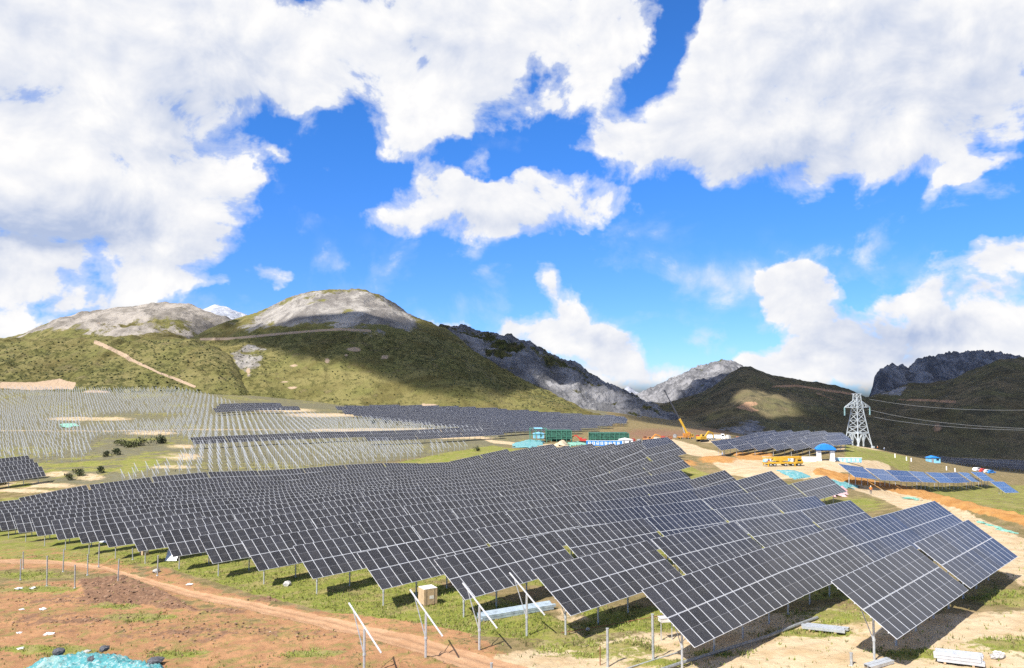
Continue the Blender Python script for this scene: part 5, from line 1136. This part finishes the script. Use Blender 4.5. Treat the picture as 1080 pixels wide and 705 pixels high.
# ------------------------------------------------------------------ people
M_SKIN = mat("skin", (.42, .25, .17), .6); M_TROU = mat("dark_work_trousers", (.05, .06, .09), .8); M_VEST = mat("orange_safety_vest", (.75, .22, .03), .7); M_SHIRT = mat("pale_blue_shirt", (.35, .45, .62), .7); M_HELM = mat("white_safety_helmet", (.8, .8, .78), .35)
def person_mesh(shirt, arm):
    J = {'pel': (0, 0, .95, .13), 'che': (0, .0, 1.32, .15), 'nec': (0, 0, 1.5, .055), 'hea': (0, .01, 1.62, .095), 'top': (0, .01, 1.70, .07)}
    E_ = [('pel', 'che'), ('che', 'nec'), ('nec', 'hea'), ('hea', 'top')]
    for s, q in ((-1, 'l'), (1, 'r')):
        J.update({q + 'hip': (s * .10, 0, .88, .095), q + 'kne': (s * .12, .03, .48, .065), q + 'ank': (s * .13, 0, .09, .045), q + 'toe': (s * .14, .16, .04, .035),
                  q + 'sho': (s * .19, 0, 1.42, .065), q + 'elb': (s * .27, -.02, 1.14, .045), q + 'wri': (s * .27, .06 + (.2 if arm and s > 0 else 0), .90 + (.22 if arm and s > 0 else 0), .035), q + 'han': (s * .27, .10 + (.22 if arm and s > 0 else 0), .82 + (.25 if arm and s > 0 else 0), .03)})
        E_ += [('pel', q + 'hip'), (q + 'hip', q + 'kne'), (q + 'kne', q + 'ank'), (q + 'ank', q + 'toe'), ('che', q + 'sho'), (q + 'sho', q + 'elb'), (q + 'elb', q + 'wri'), (q + 'wri', q + 'han')]
    ks = list(J); me = bpy.data.meshes.new("person"); me.from_pydata([J[k][:3] for k in ks], [(ks.index(a), ks.index(b)) for a, b in E_], [])
    o = bpy.data.objects.new("person", me); COL.objects.link(o); md = o.modifiers.new("skin", 'SKIN'); o.modifiers.new("sub", 'SUBSURF').levels = 1
    for i, k in enumerate(ks): me.skin_vertices[0].data[i].radius = (J[k][3], J[k][3])
    me.skin_vertices[0].data[0].use_root = True
    out = bpy.data.meshes.new_from_object(o.evaluated_get(bpy.context.evaluated_depsgraph_get())); bpy.data.objects.remove(o)
    out.materials.clear()
    for m in (M_SKIN, M_TROU, shirt): out.materials.append(m)
    for p in out.polygons:
        c = p.center; p.material_index = 1 if c.z < .93 and abs(c.x) < .22 else (0 if c.z > 1.48 or (abs(c.x) > .22 and c.z < 1.12) else 2); p.use_smooth = True
    return out
hm = MB()
for z0, z1, r0, r1 in ((1.665, 1.69, .145, .135), (1.69, 1.76, .125, .11), (1.76, 1.80, .11, .05)): hm.tube((0, .01, z0), (0, .01, z1), r0, 12, 0, r1)
ME_HELM = hm.mesh("helmet", M_HELM)
PM = [person_mesh(M_SHIRT, False), person_mesh(M_VEST, True)]
for px, py, d, k, rz, lb in [(808,491,203,0,R(140),"person in a pale blue shirt standing at the left end of the crane truck"),(811,490.5,204,1,R(-30),"person in an orange vest beside the left end of the crane truck"),(845,489.5,205,0,R(80),"person in a blue shirt and helmet right of the crane truck"),(925.5,471.5,372,1,R(30),"worker in an orange vest on the crest right of the tower"),(932.5,473,368,0,R(200),"worker in a pale shirt on the crest below the power lines"),(918.5,522.5,172,1,R(160),"worker in an orange vest on the white road past the third row"),(762,483,244,0,R(10),"worker in a pale shirt by the front edge of the grey tables")]:
    g = P(px, py, d); g.z = float(gz(g.x, g.y)); o = link("person", PM[k]); o.location = g; o.rotation_euler = (0, 0, rz); tag(o, lb, "person"); link("helmet", ME_HELM, o)
# white marker posts on the crest
for px, py, nm in [(944,482,"first"),(956,482.5,"second"),(961,484.5,"third"),(998,487,"fourth"),(1007,488,"fifth")]:
    g = P(px, py, 300); g.z = float(gz(g.x, g.y)); mb = MB(); mb.tube((0, 0, -.2), (0, 0, 1.3), .22, 8); mb.tube((0, 0, 1.3), (0, 0, 1.5), .22, 8, 0, .08); o = mb.build("marker_post", M_WHITE); o.location = g; tag(o, f"short white marker post on the grassy crest, {nm} from the left", "marker post", "white marker posts on the crest")

# stored materials on the building site beside the crane
CR = [mat("red_crate", (.42, .07, .05), .7, 0, .25, 1), mat("grey_crate", (.30, .30, .30), .7, 0, .25, 1), mat("pale_crate", (.62, .60, .55), .7, 0, .2, 1), mat("rust_crate", (.28, .12, .06), .8, 0, .3, 1)]
for i, (px, py, d, k, lb) in enumerate([(668,461,450,0,"red pallet stack right of the white tent cabin"),(674,463,440,1,"grey pallet stack right of the red one near the tent cabin"),(680,459.5,470,3,"rust brown pallet stack behind the orange excavator"),(692,461.5,455,2,"pale pallet stack between the orange excavator and the crane"),(699,459,480,0,"red pallet stack left of the mobile crane"),(706,461.5,460,3,"rust brown pallet stack at the left foot of the crane"),(712,458.5,490,1,"grey pallet stack behind the crane's left outriggers"),(736,459,480,0,"red pallet stack right of the mobile crane"),(744,458,490,2,"pale pallet stack right of the red one beside the crane"),(752,458.5,480,1,"grey pallet stack behind the white lorry"),(768,462,430,2,"pale pallet stack right of the white lorry"),(778,461,440,3,"rust brown pallet stack above the left end of the grey tables")]):
    g = P(px, py, d); g.z = float(gz(g.x, g.y)); o = thing("pallet_stack", lb, "pallet stack", g, random.random() * 3)
    b = MB(); w, l, h = random.uniform(1.6, 3.4), random.uniform(1.2, 2.2), random.uniform(.8, 1.9); b.box((0, 0, .15 + h / 2), (w, l, h)); b.box((.1, .05, .18 + h + .2), (w * .7, l * .8, .4)); b.build("stacked_goods", CR[k], o)
    p = MB(); p.box((0, 0, .07), (w * 1.05, l * 1.05, .14)); p.build("pallet", M_WOOD, o)

# ------------------------------------------------------------------ loose ground cover near the viewer
def scatter_grass():
    V = []; Fc = []; MI = []; n = 0
    q = 90000; dd = np.exp(RS.uniform(math.log(36), math.log(125), q)); pxs = RS.uniform(-20, 1100, q); X = (pxs - CX) / F * dd; Y = dd; Z = gz(X, Y); a, b = proj(X, Y, Z)
    m1, m2 = ground_masks(a, b, X, Y); nz = fbm(X * .5, Y * .5, 3, 77)
    keep = (m1[:, 2] + nz * .9 > .52) & (m1[:, 3] < .3) & (b < 720) | ((RS.rand(q) < .05) & (m1[:, 3] < .3))
    X, Y, Z = X[keep], Y[keep], Z[keep]; k = len(X)
    for i in range(k):
        x, y, z = X[i], Y[i], Z[i]
        for j in range(3):
            a_ = RS.rand() * 6.28; h = RS.uniform(.08, .24); w = RS.uniform(.02, .05); l = RS.uniform(.03, .12); ca, sa = math.cos(a_), math.sin(a_); ox, oy = RS.normal(0, .08, 2)
            V += [(x + ox - sa * w, y + oy + ca * w, z), (x + ox + sa * w, y + oy - ca * w, z), (x + ox + ca * l, y + oy + sa * l, z + h)]; Fc.append((n, n + 1, n + 2)); n += 3; MI.append(0 if RS.rand() < .6 else 1)
    me = bpy.data.meshes.new("grass_tufts"); me.from_pydata(V, [], Fc)
    for m in (mat("fresh_grass_blades", (.18, .225, .03), .8, 0, .3, .6), mat("dry_grass_blades", (.27, .23, .09), .85, 0, .3, .6)): me.materials.append(m)
    me.polygons.foreach_set('material_index', MI); tag(link("grass_tufts", me), "short green and straw coloured grass tufts around the front tables", "grass", kind='stuff')
scatter_grass()
def scatter_clods():
    q = 26000; dd = np.exp(RS.uniform(math.log(38), math.log(110), q)); pxs = RS.uniform(-20, 1100, q); X = (pxs - CX) / F * dd; Z = gz(X, dd); a, b = proj(X, dd, Z); m1, m2 = ground_masks(a, b, X, dd); nz = fbm(X * .3, dd * .3, 3, 55)
    w = np.clip(m2[:, 0] * .55 + m1[:, 0] * .07 * (1 - m1[:, 1]) + (nz - .1) * .05 * (m1[:, 1] < .2), 0, 1) * (m1[:, 3] < .5)
    keep = (RS.rand(q) < w) & (b < 720); me0 = lump_mesh("clod", M_CLOD, 3, 1, .7, .4)
    xf = [((X[i], dd[i], Z[i] + .03 + m2[i, 0] * .2), RS.rand() * 6, RS.uniform(.04, .10) * (1 + 1.6 * m2[i, 0] * RS.rand())) for i in np.nonzero(keep)[0]]; print("clods", len(xf))
    tag(link("soil_clods", merge_copies(me0, xf, "soil_clods", [M_CLOD])), "loose brown clods and pebbles on the turned soil", "soil", kind='stuff')
M_CLOD = mat("brown_clod_soil", (.27, .165, .10), .95, 0, .35, .8)
scatter_clods()
def scatter_bushes():
    """low scrub on the foothill and the rounded hill: one object, nobody could count it"""
    dg = bpy.context.evaluated_depsgraph_get(); xf = []; me0 = lump_mesh("scrub", M_SCRUB, 21, 1, .6, .35)
    for nm, n, f in (("foothill", 2200, lambda a, b: inpoly(a, b, [(-30,360),(215,358),(275,432),(-30,412)])), ("rounded_hill", 3600, lambda a, b: inpoly(a, b, [(230,358),(300,350),(470,352),(610,432),(300,432),(255,400)]))):
        o = bpy.data.objects[nm]; v = np.empty(len(o.data.vertices) * 3); o.data.vertices.foreach_get('co', v); v = v.reshape(-1, 3); a, b = proj(v[:, 0], v[:, 1], v[:, 2]); idx = np.nonzero(f(a, b))[0]
        mk = np.empty(len(v) * 4, np.float32); o.data.color_attributes[0].data.foreach_get('color', mk); mk = mk.reshape(-1, 4)
        pr = np.clip(.15 + mk[idx, 2], .02, 1) * (mk[idx, 1] < .2) * (v[idx, 1] ** 0); pr = pr / pr.sum()
        for i in RS.choice(idx, n, p=pr): xf.append(((v[i, 0] + RS.normal(0, 1.5), v[i, 1] + RS.normal(0, 1.5), v[i, 2] + .2), RS.rand() * 6, RS.uniform(.4, 1.1) * (1. if nm == "foothill" else .8)))
    tag(link("hill_scrub", merge_copies(me0, xf, "hill_scrub", [M_SCRUB])), "low dark scrub dotted over the green hillsides", "scrub", kind='stuff')
M_SCRUB = mat("hill_scrub_leaves", (.085, .090, .028), .9, 0, .3, .05)
scatter_bushes()

# ------------------------------------------------------------------ clouds overhead (outside the view), shaped to shade the mountains
def cloud_material():
    m, t, b = newmat("cloud_vapour"); nt = m.node_tree; a = t.n('ShaderNodeVertexColor', layer_name='mask'); s = t.n('ShaderNodeSeparateColor'); t.l(a.outputs[0], s.inputs[0])
    nt.nodes.remove(b); df = t.n('ShaderNodeBsdfDiffuse'); df.inputs[0].default_value = (.9, .9, .9, 1); tl = t.n('ShaderNodeBsdfTranslucent'); tl.inputs[0].default_value = (.85, .87, .9, 1)
    mx = t.n('ShaderNodeMixShader'); mx.inputs[0].default_value = .5; t.l(df.outputs[0], mx.inputs[1]); t.l(tl.outputs[0], mx.inputs[2])
    tr = t.n('ShaderNodeBsdfTransparent'); m2 = t.n('ShaderNodeMixShader'); t.l(s.outputs[0], m2.inputs[0]); t.l(tr.outputs[0], m2.inputs[1]); t.l(mx.outputs[0], m2.inputs[2])
    t.l(m2.outputs[0], nt.nodes['Material Output'].inputs[0]); return m
M_CLOUD = cloud_material()
def shade_cloud(parts, h, lab, cell=14., soft=3, hole=None):  # cloud outline is shaped from the slopes meant to lie in shade
    """an unseen cloud layer at altitude h, its footprint cast sunward from the slopes to shade"""
    pts = []
    for nm, f in parts:
        o = bpy.data.objects[nm]; v = np.empty(len(o.data.vertices) * 3); o.data.vertices.foreach_get('co', v); v = v.reshape(-1, 3); a, b = proj(v[:, 0], np.maximum(v[:, 1], 1), v[:, 2])
        k = (v[:, 1] > 30) & f(a, b, v); v = v[k]; s = (h - v[:, 2]) / TOSUN.z; pts.append(v[:, :2] + np.outer(s, (TOSUN.x, TOSUN.y)))
    p = np.concatenate(pts); lo = p.min(0) - cell * 8; n = ((p.max(0) - lo) / cell).astype(int) + 9; g = np.zeros(n); ij = ((p - lo) / cell).astype(int); g[ij[:, 0], ij[:, 1]] = 1
    def box(g, r):
        for ax in (0, 1): g = sum(np.roll(g, k, ax) for k in range(-r, r + 1)) / (2 * r + 1)
        return g
    g = (box(g, 1) > .12).astype(float); g = box(box(g, soft), soft)
    if hole:
        o = bpy.data.objects[hole[0]]; v = np.empty(len(o.data.vertices) * 3); o.data.vertices.foreach_get('co', v); v = v.reshape(-1, 3); a, b = proj(v[:, 0], np.maximum(v[:, 1], 1), v[:, 2]); v = v[(v[:, 1] > 700) & inpoly(a, b, hole[1])]
        q = ((v[:, :2] + np.outer((h - v[:, 2]) / TOSUN.z, (TOSUN.x, TOSUN.y)) - lo) / cell).astype(int); hg = np.zeros(n); hg[q[:, 0], q[:, 1]] = 1; hg = box((box(hg, 1) > .1).astype(float), 1); g = g * (1 - np.clip(hg * 1.3, 0, 1))
    X, Y = np.meshgrid(lo[0] + np.arange(n[0]) * cell, lo[1] + np.arange(n[1]) * cell, indexing='ij')
    nz_ = fbm(X / 110, Y / 110, 5, 91); d = g + nz_ * .35 * (g > .02); al = sstep(.22, .62, d); th = 25 + 120 * np.clip(d, 0, 1.2) * (.7 + nz_)
    V = []; Fc = []; A = []; idx = {}
    keep = al > .01
    for top in (0, 1):
        for i in range(n[0]):
            for j in range(n[1]):
                if keep[i, j]: idx[top, i, j] = len(V); V.append((X[i, j], Y[i, j], h + (th[i, j] * al[i, j] if top else -8 * nz_[i, j]))); A.append(al[i, j] * .9)
        for i in range(n[0] - 1):
            for j in range(n[1] - 1):
                q = [(top, i, j), (top, i + 1, j), (top, i + 1, j + 1), (top, i, j + 1)]
                if all(k in idx for k in q): f = [idx[k] for k in q]; Fc.append(f if top else f[::-1])
    me = bpy.data.meshes.new("cloud"); me.from_pydata(V, [], Fc); me.materials.append(M_CLOUD); me.polygons.foreach_set('use_smooth', [True] * len(me.polygons))
    ca = me.color_attributes.new('mask', 'FLOAT_COLOR', 'POINT'); ca.data.foreach_set('color', np.repeat(np.array(A, np.float32), 4))
    w = np.array(V); a, b = proj(w[:, 0], np.maximum(w[:, 1], 1), w[:, 2]); vis = (w[:, 1] > 1) & (a > 0) & (a < 1080) & (b > -5); print(lab, "cloud verts in frame:", int(vis.sum()))
    return tag(link("cloud", me), lab, "cloud", kind='stuff')
LITP = [(750,426),(785,408),(818,410),(826,428),(814,446),(768,442)]
shade_cloud([("moor_slope", lambda a, b, v: (a > 700) & (v[:, 1] > 760) ), ("dark_slope", lambda a, b, v: a > 800), ("rock_cliff", lambda a, b, v: b < 440), ("ground", lambda a, b, v: (a > 925) & (a < 1500) & (v[:, 1] > 540) & (v[:, 1] < 800))], 1000., "broad cloud overhead that shades the right hand mountains", hole=("moor_slope", [(767,430),(783,420),(803,418),(808,427),(801,436),(776,435)]))
shade_cloud([("rounded_hill", lambda a, b, v: inpoly(a, b, [(205,353),(300,354),(350,352),(400,356),(425,340),(470,350),(500,375),(525,400),(495,410),(460,404),(427,394),(393,382),(360,370),(300,362),(250,360)])), ("crag_ridge", lambda a, b, v: inpoly(a, b, [(455,340),(500,345),(560,360),(600,380),(640,408),(600,400),(540,376),(490,362)]))], 800., "smaller cloud overhead that shades the shoulder of the rounded hill", 10.)
